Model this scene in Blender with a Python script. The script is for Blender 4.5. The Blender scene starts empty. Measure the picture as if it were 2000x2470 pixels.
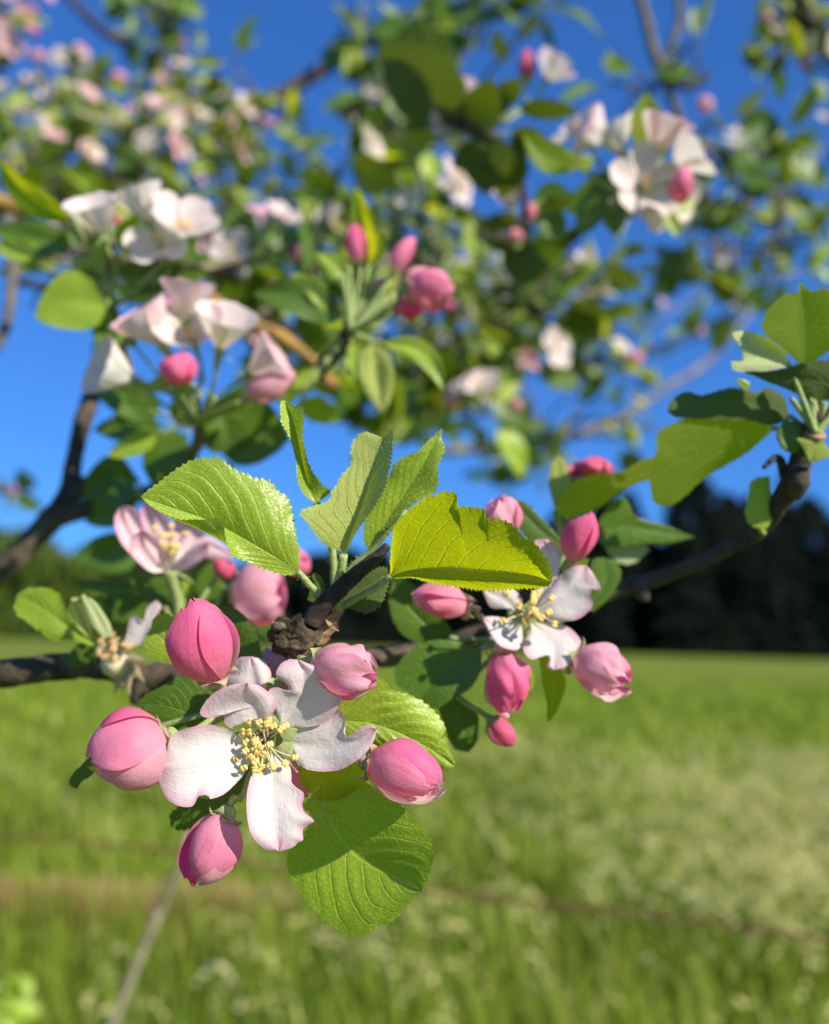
import bpy, math, random
import numpy as np
from mathutils import Vector, Matrix, noise as mnoise

# ---------------------------------------------------------------- camera, sky, sun, exposure
F = 2055.0            # focal length in photograph pixels (2000 x 2470)
PITCH = math.radians(8.6)
ROLL = math.radians(1.6)
CAMZ = 1.35
scene = bpy.context.scene
COL = scene.collection
cam_d = bpy.data.cameras.new("camera")
cam = bpy.data.objects.new("camera", cam_d); COL.objects.link(cam)
cam.location = (0, 0, CAMZ)
cam.rotation_mode = 'QUATERNION'
_m = Matrix.Rotation(math.radians(90) + PITCH, 3, 'X') @ Matrix.Rotation(-ROLL, 3, 'Z').inverted()
cam.rotation_quaternion = _m.to_quaternion()
RT, UP, FW = Vector(_m.col[0]), Vector(_m.col[1]), -Vector(_m.col[2])
cam_d.sensor_fit = 'VERTICAL'; cam_d.sensor_height = 10.0
cam_d.lens = 10.0 * F / 2470.0
cam_d.clip_start = 0.02; cam_d.clip_end = 3000
cam_d.dof.use_dof = True
cam_d.dof.focus_distance = 0.166
cam_d.dof.aperture_fstop = 2.3
scene.camera = cam

SUN = (RT * 0.67 + UP * 0.57 - FW * 0.47).normalized()   # direction towards the sun
SUN_EL = math.asin(SUN.z); SUN_AZ = math.atan2(SUN.x, SUN.y)
world = bpy.data.worlds.new("World"); scene.world = world; world.use_nodes = True
wn = world.node_tree.nodes; wl = world.node_tree.links
for n_ in list(wn): wn.remove(n_)
wo = wn.new('ShaderNodeOutputWorld'); bg = wn.new('ShaderNodeBackground'); sk = wn.new('ShaderNodeTexSky')
sk.sky_type = 'NISHITA'; sk.sun_disc = False
sk.sun_elevation = SUN_EL; sk.sun_rotation = SUN_AZ
sk.altitude = 300; sk.air_density = 1.0; sk.dust_density = 0.15; sk.ozone_density = 4.0
bg.inputs['Strength'].default_value = 0.096
hs = wn.new('ShaderNodeMix'); hs.data_type = 'RGBA'; hs.blend_type = 'MULTIPLY'; hs.inputs[0].default_value = 1; hs.inputs[7].default_value = (.35, .90, 1.85, 1)   # deep blue of a dry evening
gm = wn.new('ShaderNodeGamma'); gm.inputs[1].default_value = .70
wl.new(sk.outputs[0], gm.inputs[0]); wl.new(gm.outputs[0], hs.inputs[6]); wl.new(hs.outputs[2], bg.inputs[0]); wl.new(bg.outputs[0], wo.inputs[0])
sl = bpy.data.lights.new("sun", 'SUN'); sl.energy = 5.0; sl.angle = math.radians(0.53); sl.color = (1.0, 0.905, 0.75)
so = bpy.data.objects.new("sun", sl); COL.objects.link(so)
so.rotation_mode = 'QUATERNION'; so.rotation_quaternion = SUN.to_track_quat('Z', 'Y')
scene.view_settings.view_transform = 'Standard'; scene.view_settings.look = 'None'
scene.view_settings.exposure = 0.60; scene.view_settings.gamma = 1
scene.view_settings.use_curve_mapping = False
try:
    scene.cycles.use_denoising = True
    scene.cycles.max_bounces = 8; scene.cycles.transmission_bounces = 6
    scene.cycles.sample_clamp_indirect = 4
except Exception: pass

# ---------------------------------------------------------------- helpers
def pw(x, y, d):
    """the point at photograph pixel x, y and depth d (metres) in front of the camera"""
    return Vector((0, 0, CAMZ)) + (RT * ((x - 1000.0) / F) + UP * ((1235.0 - y) / F) + FW) * d
_R = np.array(RT); _U = np.array(UP); _F = np.array(FW)
def pwn(x, y, d):
    x = np.asarray(x, float); y = np.asarray(y, float); d = np.asarray(d, float)
    return np.array([0, 0, CAMZ]) + (((x - 1000) / F)[..., None] * _R + ((1235 - y) / F)[..., None] * _U + _F) * d[..., None]
def crop(x0, y0, s):
    return lambda p: (x0 + s * p[0], y0 + s * p[1]) + tuple(p[2:])
FULL = crop(0, 0, 1); C1 = crop(150, 1400, .40323); C2 = crop(600, 1500, .40323); C3 = crop(250, 950, .40323)
C4 = crop(850, 1050, .43203); C5 = crop(1300, 600, .41966); C6 = crop(0, 350, .43203); C7 = crop(600, 450, .40323)
CL = crop(0, 1050, .34562); C8 = crop(1200, 0, .46083); C9 = crop(560, 1660, .17281); C10 = crop(700, 0, .40323)

def cr(pts, n):
    """Catmull-Rom through pts, resampled evenly to n points"""
    P = np.array([tuple(p) for p in pts], float)
    if len(P) == 1: return np.repeat(P, n, 0)
    if len(P) == 2:
        t = np.linspace(0, 1, n)[:, None]; return P[0] * (1 - t) + P[1] * t
    E = np.vstack([2 * P[0] - P[1], P, 2 * P[-1] - P[-2]])
    out = []
    for i in range(1, len(E) - 2):
        p0, p1, p2, p3 = E[i - 1:i + 3]
        for u in np.linspace(0, 1, 10, endpoint=False):
            out.append(0.5 * (2 * p1 + (p2 - p0) * u + (2 * p0 - 5 * p1 + 4 * p2 - p3) * u * u + (3 * p1 - p0 - 3 * p2 + p3) * u ** 3))
    out.append(P[-1]); Q = np.array(out)
    L = np.r_[0, np.cumsum(np.linalg.norm(np.diff(Q[:, :2] if Q.shape[1] < 4 else Q, axis=0), axis=1))]
    if L[-1] == 0: return np.repeat(P[:1], n, 0)
    t = np.linspace(0, L[-1], n)
    return np.stack([np.interp(t, L, Q[:, k]) for k in range(Q.shape[1])], 1)

def z3(pts, T):
    return [(lambda q: (q[0], q[1], q[2] if len(q) > 2 else np.nan))(T(p)) for p in pts]
def fillz(pts, z0=0.0):
    """depth offsets that were left out are interpolated between the given ones"""
    P = np.array(pts, float); idx = np.arange(len(P)); ok = ~np.isnan(P[:, 2])
    if not ok.any(): P[:, 2] = z0
    else: P[:, 2] = np.interp(idx, idx[ok], P[ok, 2])
    return P

def tag(o, label=None, cat=None, group=None, kind=None):
    if label: o["label"] = label
    if cat: o["category"] = cat
    if group: o["group"] = group
    if kind: o["kind"] = kind
    return o
def thing(name, label, cat, at, group=None):
    o = bpy.data.objects.new(name, None); COL.objects.link(o); o.location = at; o.empty_display_size = .01
    return tag(o, label, cat, group)
def base_of(o):
    v = Vector((0, 0, 0))
    while o is not None: v += o.location; o = o.parent
    return v
def mesh_obj(name, V, faces, mats, parent=None, uv=None, mi=None, smooth=True, world=True):
    V = np.asarray(V, float)
    loc = Vector((0, 0, 0))
    if world and parent is None: loc = Vector(V.mean(0))
    if world: V = V - np.array(base_of(parent) if parent is not None else loc)
    me = bpy.data.meshes.new(name)
    me.from_pydata(V.tolist(), [], [tuple(int(i) for i in f) for f in faces])
    for m in (mats if isinstance(mats, (list, tuple)) else [mats]): me.materials.append(m)
    if mi is not None: me.polygons.foreach_set('material_index', np.asarray(mi, np.int32))
    me.polygons.foreach_set('use_smooth', np.full(len(me.polygons), bool(smooth)))
    if uv is not None:
        ul = me.uv_layers.new(name='UVMap'); li = np.zeros(len(me.loops), np.int32); me.loops.foreach_get('vertex_index', li)
        ul.data.foreach_set('uv', np.asarray(uv, np.float32)[li].ravel())
    me.update()
    o = bpy.data.objects.new(name, me); COL.objects.link(o); o.parent = parent
    if world and parent is None: o.location = loc
    return o
def grid_faces(n, m, off=0):
    i, j = np.meshgrid(np.arange(n - 1), np.arange(m - 1), indexing='ij'); a = (i * m + j).ravel() + off
    return np.stack([a, a + 1, a + m + 1, a + m], 1)
class MB:
    """collects pieces of one mesh"""
    def __init__(s): s.V = []; s.Fc = []; s.M = []; s.UV = []; s.n = 0
    def add(s, V, faces, mi=0, uv=None):
        V = np.asarray(V, float); s.V.append(V); s.Fc += [tuple(int(i) + s.n for i in f) for f in faces]
        s.M += [mi] * len(faces); s.UV.append(np.zeros((len(V), 2)) if uv is None else uv); s.n += len(V)
    def tube(s, P, R, mi=0, seg=8, lump=0.0, freq=200.0, seed=0, cap=True):
        P = np.asarray(P, float); n = len(P); R = np.broadcast_to(np.asarray(R, float), (n,))
        T = np.gradient(P, axis=0); T /= np.linalg.norm(T, axis=1)[:, None] + 1e-12
        ref = np.array([0.3, 0.2, 1.0]) if abs(T[0, 2]) < .9 else np.array([1.0, 0.1, 0]); A = np.cross(T[0], ref)
        V = np.zeros((n, seg, 3)); UV = np.zeros((n, seg, 2)); L = np.r_[0, np.cumsum(np.linalg.norm(np.diff(P, axis=0), axis=1))]
        for i in range(n):
            A = A - T[i] * (A @ T[i]); A /= np.linalg.norm(A) + 1e-12; B = np.cross(T[i], A)
            for j in range(seg):
                a = 2 * math.pi * j / seg; dirv = A * math.cos(a) + B * math.sin(a); r = R[i]
                if lump:
                    q = Vector((P[i] + dirv * r) * freq) + Vector((seed, 0, 0))
                    r = r * (1 + lump * mnoise.fractal(q, 1.0, 2.0, 3))
                V[i, j] = P[i] + dirv * r; UV[i, j] = (L[i], j / seg)
        fs = []
        for i in range(n - 1):
            for j in range(seg):
                a = i * seg + j; b = i * seg + (j + 1) % seg; fs.append((a, b, b + seg, a + seg))
        V = V.reshape(-1, 3); UV = UV.reshape(-1, 2)
        if cap:
            V = np.vstack([V, P[:1], P[-1:]]); UV = np.vstack([UV, UV[:1], UV[-1:]]); k = n * seg
            fs += [(k, (j + 1) % seg, j) for j in range(seg)] + [(k + 1, (n - 1) * seg + j, (n - 1) * seg + (j + 1) % seg) for j in range(seg)]
        s.add(V, fs, mi, UV)
    def build(s, name, mats, parent=None, smooth=True, world=True):
        return mesh_obj(name, np.vstack(s.V), s.Fc, mats, parent, np.vstack(s.UV), s.M, smooth, world)

# ---------------------------------------------------------------- materials
class G:
    """small helper for node graphs"""
    def __init__(s, name):
        s.mat = bpy.data.materials.new(name); s.mat.use_nodes = True; s.nt = s.mat.node_tree; s.N = s.nt.nodes; s.L = s.nt.links
        for n in list(s.N): s.N.remove(n)
        s.out = s.N.new('ShaderNodeOutputMaterial')
    def put(s, sock, v):
        if hasattr(v, 'is_linked') or isinstance(v, bpy.types.NodeSocket): s.L.new(v, sock)
        elif v is not None:
            if isinstance(v, (tuple, list)) and len(v) == 3 and len(getattr(sock, 'default_value', ())) == 4: v = (*v, 1)
            sock.default_value = v
    def node(s, typ, ins=None, out=0, **attrs):
        n = s.N.new(typ)
        for k, v in attrs.items(): setattr(n, k, v)
        for k, v in (ins or {}).items(): s.put(n.inputs[k], v)
        return n.outputs[out]
    def m(s, op, a, b=None, c=None, clamp=False):
        n = s.N.new('ShaderNodeMath'); n.operation = op; n.use_clamp = clamp; s.put(n.inputs[0], a)
        if b is not None: s.put(n.inputs[1], b)
        if c is not None: s.put(n.inputs[2], c)
        return n.outputs[0]
    def mix(s, f, a, b, mode='MIX'):
        n = s.N.new('ShaderNodeMix'); n.data_type = 'RGBA'; n.blend_type = mode; s.put(n.inputs[0], f); s.put(n.inputs[6], a); s.put(n.inputs[7], b)
        return n.outputs[2]
    def step(s, x, a, b):
        n = s.N.new('ShaderNodeMapRange'); n.interpolation_type = 'SMOOTHSTEP'; n.clamp = True
        s.put(n.inputs[0], x); n.inputs[1].default_value = a; n.inputs[2].default_value = b
        return n.outputs[0]
    def noise(s, vec, scale, detail=3, rough=.5):
        return s.node('ShaderNodeTexNoise', {'Vector': vec, 'Scale': scale, 'Detail': detail, 'Roughness': rough})
    def bump(s, h, dist, strength=1.0):
        return s.node('ShaderNodeBump', {'Height': h, 'Distance': dist, 'Strength': strength})
    def done(s, surf): s.L.new(surf, s.out.inputs[0]); return s.mat
def sheet_shader(g, color, trans, f, rough=.5, normal=None, spec=.4, sheen=0.0):
    p = g.node('ShaderNodeBsdfPrincipled', {'Base Color': color, 'Roughness': rough, 'Specular IOR Level': spec, 'Sheen Weight': sheen, 'Normal': normal})
    t = g.node('ShaderNodeBsdfTranslucent', {'Color': trans, 'Normal': normal})
    return g.node('ShaderNodeMixShader', {0: f, 1: p, 2: t})

def leaf_mat(name, top, under, trans, tf=.38, veins=8, vk=.42, bump=1.0, wool=0.0, vein_c=None, rough=.42):
    g = G(name)
    uv = g.node('ShaderNodeUVMap'); sep = g.N.new('ShaderNodeSeparateXYZ'); g.L.new(uv, sep.inputs[0])
    t, v = sep.outputs[0], sep.outputs[1]
    geo = g.N.new('ShaderNodeNewGeometry'); pos = g.node('ShaderNodeTexCoord', out=3)
    nz = g.noise(pos, 140, 2)
    s_ = g.m('ABSOLUTE', g.m('MULTIPLY_ADD', v, 2.0, -1.0))
    side = g.m('MULTIPLY', g.m('GREATER_THAN', v, .5), .45)
    w = g.m('MULTIPLY_ADD', g.m('SUBTRACT', t, g.m('MULTIPLY', g.m('POWER', s_, 1.15), vk)), float(veins), side)
    w = g.m('ADD', w, g.m('MULTIPLY', nz, .5))
    dv = g.m('ABSOLUTE', g.m('SUBTRACT', g.m('FRACT', w), .5))
    lat = g.m('SUBTRACT', 1.0, g.step(dv, 0.015, .075))
    lat = g.m('MULTIPLY', lat, g.m('SUBTRACT', 1.0, g.step(s_, .72, .98)))
    midr = g.m('SUBTRACT', 1.0, g.step(s_, .012, .05))
    vein = g.m('MAXIMUM', g.m('MULTIPLY', lat, .8), midr)
    vor = g.node('ShaderNodeTexVoronoi', {'Vector': pos, 'Scale': 900.0, 'Randomness': 1.0}, feature='DISTANCE_TO_EDGE')
    net = g.step(vor, 0.0, .28)
    vor2 = g.node('ShaderNodeTexVoronoi', {'Vector': pos, 'Scale': 1500.0}, feature='DISTANCE_TO_EDGE')
    fine = g.noise(pos, 2600, 2)
    back = geo.outputs['Backfacing']
    big = g.noise(pos, 45, 3)
    topc = g.mix(g.step(big, .3, .7), top, tuple(c * 1.35 for c in top))
    topc = g.mix(g.m('MULTIPLY', g.m('SUBTRACT', 1.0, net), .35), topc, tuple(c * .62 for c in top))
    vc = vein_c or tuple(min(1, c * 1.5 + .03) for c in top)
    topc = g.mix(g.m('MULTIPLY', vein, .55), topc, vc)
    wn_ = g.noise(pos, 1800, 3, .7)
    undc = g.mix(g.m('MULTIPLY', vein, .75), under, tuple(min(1, c * 1.35 + .05) for c in under))
    undc = g.mix(g.m('MULTIPLY', g.step(wn_, .35, .7), .35 + .3 * wool), undc, tuple(min(1, c * 1.3 + .08 * wool) for c in under))
    col = g.mix(back, topc, undc)
    h = g.m('ADD', g.m('MULTIPLY', net, .22), g.m('MULTIPLY', vein, -.8))
    hb = g.m('ADD', g.m('MULTIPLY', net, .2), g.m('MULTIPLY', vein, 1.0))
    hh = g.m('ADD', g.m('MULTIPLY', g.m('SUBTRACT', 1.0, back), h), g.m('MULTIPLY', back, g.m('MULTIPLY', hb, -1.0)))
    hh = g.m('ADD', hh, g.m('MULTIPLY', fine, .12 + .3 * wool))
    nrm = g.bump(g.m('ADD', hh, g.m('MULTIPLY', g.noise(pos, 260, 3), .9)), .00019 * bump, .85)
    tc = g.mix(g.m('MULTIPLY', vein, .45), trans, tuple(c * 1.0 + .05 for c in trans))
    tc = g.mix(g.m('MULTIPLY', g.m('SUBTRACT', 1.0, net), .3), tc, tuple(c * .6 for c in trans))
    rg = g.m('ADD', g.m('MULTIPLY', back, .35), rough)
    return g.done(sheet_shader(g, col, tc, tf, rg, nrm, .6, 0))

def petal_mat(name, base, edge, pink, tf=.35, edge_amt=1.0, back_tint=None, streak=.5, spots=0.0, bump=1.0, base_tint=None, blush=None):
    g = G(name)
    uv = g.node('ShaderNodeUVMap'); sep = g.N.new('ShaderNodeSeparateXYZ'); g.L.new(uv, sep.inputs[0]); t, v = sep.outputs[0], sep.outputs[1]
    geo = g.N.new('ShaderNodeNewGeometry'); pos = g.node('ShaderNodeTexCoord', out=3)
    s_ = g.m('ABSOLUTE', g.m('MULTIPLY_ADD', v, 2.0, -1.0))
    comb = g.N.new('ShaderNodeCombineXYZ'); g.put(comb.inputs[0], g.m('MULTIPLY', t, 1.6)); g.put(comb.inputs[1], g.m('MULTIPLY', v, 12.0))
    g.put(comb.inputs[2], g.m('MULTIPLY', g.node('ShaderNodeObjectInfo', out=5), 9.0))
    st = g.noise(comb.outputs[0], 1.0, 6, .68)
    bl = g.noise(pos, 160, 3)
    e = g.m('MAXIMUM', s_, g.m('MULTIPLY', t, .98))
    e = g.step(g.m('ADD', e, g.m('MULTIPLY', g.m('SUBTRACT', bl, .5), .35)), .66, 1.02)
    c = g.mix(g.m('MULTIPLY', e, edge_amt), base, edge)
    c = g.mix(g.m('MULTIPLY', g.step(st, .42, .75), streak), c, pink)
    c = g.mix(g.m('MULTIPLY', g.step(bl, .5, .75), streak * .6), c, pink)
    if blush:
        lf_ = g.noise(comb.outputs[0], .35, 2, .5); pz = g.noise(pos, 75, 2)
        c = g.mix(g.m('MULTIPLY', g.step(g.m('ADD', g.m('MULTIPLY', lf_, .5), g.m('MULTIPLY', pz, .5)), .42, .62), .8), c, blush)
    if base_tint: c = g.mix(g.m('SUBTRACT', 1.0, g.step(t, .05, .45)), c, base_tint)
    if back_tint: c = g.mix(g.m('MULTIPLY', geo.outputs['Backfacing'], .75), c, back_tint)
    if spots:
        vo = g.node('ShaderNodeTexVoronoi', {'Vector': pos, 'Scale': 95.0}, feature='F1')
        rnd = g.node('ShaderNodeTexVoronoi', {'Vector': pos, 'Scale': 95.0}, out=1, feature='F1')
        rr = g.N.new('ShaderNodeSeparateColor'); g.L.new(rnd, rr.inputs[0])
        sp = g.m('MULTIPLY', g.m('SUBTRACT', 1.0, g.step(vo, .035, .07)), g.m('GREATER_THAN', rr.outputs[0], 1 - spots))
        c = g.mix(sp, c, (.55, .16, .03))
    fine = g.noise(pos, 1500, 2)
    crk = g.noise(pos, 380, 3, .6); h = g.m('ADD', g.m('MULTIPLY', st, 1.0), g.m('MULTIPLY', fine, .22)); h = g.m('ADD', h, g.m('MULTIPLY', crk, 1.2))
    nrm = g.bump(h, .00016 * bump, .8)
    return g.done(sheet_shader(g, c, c, tf, .55, nrm, .28))
def plain_mat(name, col, col2, scale=400, rough=.6, tf=0.0, bump=.0002, spec=.3, bs=None, stretch=None):
    g = G(name); pos = g.node('ShaderNodeTexCoord', out=3)
    n1 = g.noise(pos, scale, 4, .6); n2 = g.noise(pos, scale * 3.5, 3, .7)
    c = g.mix(g.step(n1, .35, .65), col, col2)
    nrm = g.bump(g.m('ADD', n1, g.m('MULTIPLY', n2, .5)), bump, .9)
    if tf: return g.done(sheet_shader(g, c, c, tf, rough, nrm, spec))
    return g.done(g.node('ShaderNodeBsdfPrincipled', {'Base Color': c, 'Roughness': rough, 'Normal': nrm, 'Specular IOR Level': spec}))

M = {}
M['leaf'] = leaf_mat('leaf_fresh', (.31, .44, .040), (.30, .38, .06), (.48, .60, .006), .38, rough=.38)
M['leaf_back'] = leaf_mat('leaf_backlit', (.20, .32, .02), (.12, .19, .012), (.82, .90, .006), .70, bump=.55, vein_c=(.2, .3, .03))
M['leaf_dark'] = leaf_mat('leaf_shaded', (.085, .17, .014), (.09, .14, .025), (.14, .20, .002), .28)  # darkened leaf green: shade is put into its colour and translucency
M['leaf_wool'] = leaf_mat('leaf_woolly', (.26, .38, .03), (.40, .46, .11), (.52, .58, .02), .38, wool=.5)
M['leaf_pale'] = leaf_mat('leaf_pale_underside', (.16, .30, .05), (.50, .58, .26), (.36, .44, .05), .25, wool=.6)
M['petal'] = petal_mat('petal_white', (.86, .78, .78), (.83, .42, .56), (.83, .57, .64), .42, .85, (.82, .58, .66), .32, spots=.16, base_tint=(.84, .80, .70), bump=1.7)
M['petal_pk'] = petal_mat('petal_blush', (.88, .76, .75), (.84, .40, .52), (.84, .55, .62), .36, .8, (.84, .50, .58), .3, base_tint=(.80, .74, .62))
M['petal_rose'] = petal_mat('petal_rose', (.86, .62, .66), (.82, .34, .48), (.82, .42, .54), .36, .85, (.82, .42, .54), .35, base_tint=(.84, .72, .66))
M['petal_far'] = petal_mat('petal_cream', (.86, .84, .74), (.86, .68, .70), (.84, .70, .70), .38, .6, (.84, .68, .68), .12)
M['bud'] = petal_mat('bud_rose', (.94, .05, .30), (.90, .02, .18), (.92, .26, .50), .42, .6, (.8, .2, .36), .45, base_tint=(.84, .50, .54), bump=1.5, blush=(.94, .20, .46))
M['bud_mid'] = petal_mat('bud_pink', (.92, .13, .42), (.90, .045, .28), (.92, .36, .60), .44, .6, (.8, .3, .42), .5, base_tint=(.86, .60, .62), bump=1.5, blush=(.92, .42, .62))
M['bud_pale'] = petal_mat('bud_pale', (.92, .74, .76), (.90, .20, .42), (.90, .48, .62), .46, .75, (.8, .36, .48), .45, base_tint=(.84, .68, .62), bump=1.5, blush=(.92, .74, .76))
M['bud_deep'] = petal_mat('bud_crimson', (.72, .09, .20), (.66, .05, .16), (.78, .22, .34), .25, .5, (.6, .1, .2), .4, base_tint=(.6, .25, .15))
M['sepal'] = plain_mat('sepal_woolly', (.30, .38, .10), (.46, .50, .26), 900, .7, .3, .0002)
M['sepal_tan'] = plain_mat('sepal_tan', (.42, .34, .17), (.50, .40, .28), 700, .7, .2, .0002)
M['stalk'] = plain_mat('stalk_woolly', (.26, .36, .09), (.42, .50, .22), 1200, .75, .12, .0002)
M['anther'] = plain_mat('anther_yellow', (.88, .68, .24), (.86, .56, .15), 900, .6, .2, .0001)
M['filament'] = plain_mat('filament_cream', (.80, .76, .55), (.76, .66, .42), 900, .6, .3, .0001)
M['brown_anther'] = plain_mat('anther_withered', (.50, .28, .10), (.62, .44, .24), 900, .7, .1, .0002)
def bark_mat(name, a, b, c, scale=150, bump=.0012):
    g = G(name); pos = g.node('ShaderNodeTexCoord', out=3)
    n1 = g.noise(pos, scale, 6, .65); n2 = g.noise(pos, scale * .35, 3); n3 = g.noise(pos, scale * 5, 4, .7)
    cc = g.mix(g.step(n1, .35, .62), a, b); cc = g.mix(g.step(n2, .55, .68), cc, c); cc = g.mix(g.m('MULTIPLY', g.step(n3, .45, .7), .4), cc, tuple(x * .5 for x in a))
    nrm = g.bump(g.m('ADD', n1, g.m('MULTIPLY', n3, .5)), bump, 1)
    return g.done(g.node('ShaderNodeBsdfPrincipled', {'Base Color': cc, 'Roughness': .8, 'Normal': nrm, 'Specular IOR Level': .25}))
M['twig'] = bark_mat('bark_twig', (.030, .021, .017), (.058, .042, .032), (.09, .07, .055), 260, .0006)
M['stub'] = bark_mat('bark_rough', (.028, .021, .014), (.12, .09, .05), (.22, .17, .10), 330, .0016)
M['green_bark'] = bark_mat('bark_green', (.11, .085, .04), (.24, .21, .09), (.30, .25, .12), 300, .0005)
M['bark'] = bark_mat('bark_dark', (.038, .030, .023), (.085, .066, .046), (.15, .12, .08), 120, .0015)
M['bark_lichen'] = bark_mat('bark_lichen', (.10, .082, .055), (.22, .19, .12), (.32, .30, .19), 90, .0015)
M['bark_orange'] = bark_mat('bark_orange_lichen', (.22, .13, .05), (.45, .26, .06), (.5, .35, .12), 90, .0015)
M['bark_grey'] = bark_mat('bark_grey', (.10, .09, .085), (.2, .18, .16), (.28, .25, .2), 90, .0015)
M['scale'] = plain_mat('bud_scale_tan', (.30, .17, .09), (.48, .32, .18), 500, .65, .15, .0003)

# ---------------------------------------------------------------- leaves and petals as curved sheets
def half(mid, curves, n, k, p, bulge):
    """grid (n, k+1, 3) from the midrib (s=0) to the edge (s=1) in pixel x, y and depth offset"""
    s = np.linspace(0, 1, k + 1)
    s = np.concatenate([s[:-1], [0.955, 1.0]])
    if len(curves) == 1:
        E = curves[0]; G_ = mid[:, None, :] + (E - mid)[:, None, :] * s[None, :, None]
        G_[..., 2] = mid[:, None, 2] + (E - mid)[:, None, 2] * (s ** p)[None, :]
    else:
        Q, E = curves; a = (2 * (s - .5) * (s - 1)); b = -4 * s * (s - 1); c = 2 * s * (s - .5)
        G_ = mid[:, None, :] * a[None, :, None] + Q[:, None, :] * b[None, :, None] + E[:, None, :] * c[None, :, None]
    G_[..., 2] -= bulge * np.sin(np.pi * s)[None, :]
    return G_, s

def blade(name, parent, mat, T, d, mid, left, right, n=44, k=7, top=True, p=1.0, serr=0.0, teeth=24, quilt=0.0, bulge=0.0,
          wave=0.0, seed=0, veins=8, curl=0.0, label=None, rag=0.0, tilt=None):
    """a leaf or petal: midrib and two edges given as crop points (x, y[, depth offset in mm]); d = depth in mm"""
    rnd = random.Random(seed)
    dd = d[0] if isinstance(d, tuple) else d
    mid = cr(fillz(z3(mid, T)), n)
    if isinstance(d, tuple): slope = (d[1] - d[0]); mid[:, 2] += slope * np.linspace(0, 1, n)
    def cv(lst):
        ls = lst if isinstance(lst[0][0], (tuple, list)) else [lst]
        out = []
        for c in ls:
            q = cr(fillz(z3(c, T)), n)
            if isinstance(d, tuple): q[:, 2] += slope * np.linspace(0, 1, n)
            out.append(q)
        return out
    Ls, Rs = cv(left), cv(right); deltas = []
    for e0 in (Ls[-1], Rs[-1]):
        e = e0.copy()
        for i in range(n):
            t = i / (n - 1)
            if serr:
                o = e[i, :2] - mid[i, :2]; l = np.linalg.norm(o)
                if l > 1e-6:
                    ph = (t * teeth + rnd.random() * .25) % 1.0
                    e[i, :2] += o / l * serr * (ph ** 1.3 - .4) * min(1, l / 30) * (.6 + .8 * rnd.random())
            if rag: e[i, :2] += np.array([rnd.uniform(-rag, rag), rnd.uniform(-rag, rag)])
        deltas.append(e[:, :2] - e0[:, :2])
    GL, s = half(mid, Ls, n, k, p, bulge); GR, _ = half(mid, Rs, n, k, p, bulge)
    for Gd, dl in ((GL, deltas[0]), (GR, deltas[1])): Gd[:, -1, :2] += dl; Gd[:, -2, :2] += dl * .25
    t = np.linspace(0, 1, n)[:, None]
    f1, f2 = rnd.uniform(6, 9), rnd.uniform(9, 14); p1, p2 = rnd.random() * 6, rnd.random() * 6
    for side, Gd in ((0, GL), (1, GR)):
        S = s[None, :]
        if quilt:
            w = (t - .42 * S ** 1.15) * veins + .45 * (1 - side)
            Gd[..., 2] -= quilt * np.abs(np.sin(np.pi * (w + .5))) * np.sin(np.pi * np.clip(S * .95, 0, 1)) * np.sin(np.pi * t) * (1 if top else 1)
        if wave:
            Gd[..., 2] += wave * (np.sin(f1 * t + p1 + 2.3 * S + side) + .6 * np.sin(f2 * t + p2 - 3 * S + 2 * side)) * S ** 1.5 * np.sin(np.pi * np.clip(t * 1.0, 0, 1)) ** .5
        if curl: Gd[..., 2] += curl * S ** 3
    grid = np.concatenate([GL[:, :0:-1], GR], 1); m = grid.shape[1]
    if tilt: grid[..., 2] += (tilt[0] * (grid[..., 0] - mid[0, 0]) - tilt[1] * (grid[..., 1] - mid[0, 1])) * dd / F
    sv = np.concatenate([0.5 - s[:0:-1] * .5, 0.5 + s * .5])
    V = pwn(grid[..., 0], grid[..., 1], (dd + grid[..., 2]) / 1000.0).reshape(-1, 3)
    uv = np.stack([np.repeat(np.linspace(0, 1, n), m), np.tile(sv, n)], 1)
    fs = grid_faces(n, m)
    a, b, c = V[fs[:, 0]], V[fs[:, 1]], V[fs[:, 2]]
    nn = np.cross(b - a, c - a).sum(0); facing = nn @ (np.array([0, 0, CAMZ]) - V.mean(0)) > 0
    if facing != top: fs = fs[:, ::-1]
    o = mesh_obj(name, V, fs, mat, parent, uv)
    if label: o['label'] = label
    return o

M['down'] = plain_mat('pale_down', (.62, .66, .42), (.74, .74, .55), 300, .8, .5, .0001)
def stem(name, parent, mat, T, pts, d, r0, r1=None, n=14, seg=10, lump=.08, freq=1500, mats=None):
    """a round stalk through crop points; r in mm, d = depth in mm (number or one per point via 3rd value)"""
    P = cr(fillz(z3(pts, T)), n); V = pwn(P[:, 0], P[:, 1], (d + P[:, 2]) / 1000.0)
    R = np.linspace(r0, r1 if r1 is not None else r0, n) / 1000.0
    mb = MB(); mb.tube(V, R, seg=seg, lump=lump, freq=freq, seed=len(pts)); return mb.build(name, mat, parent)

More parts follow.
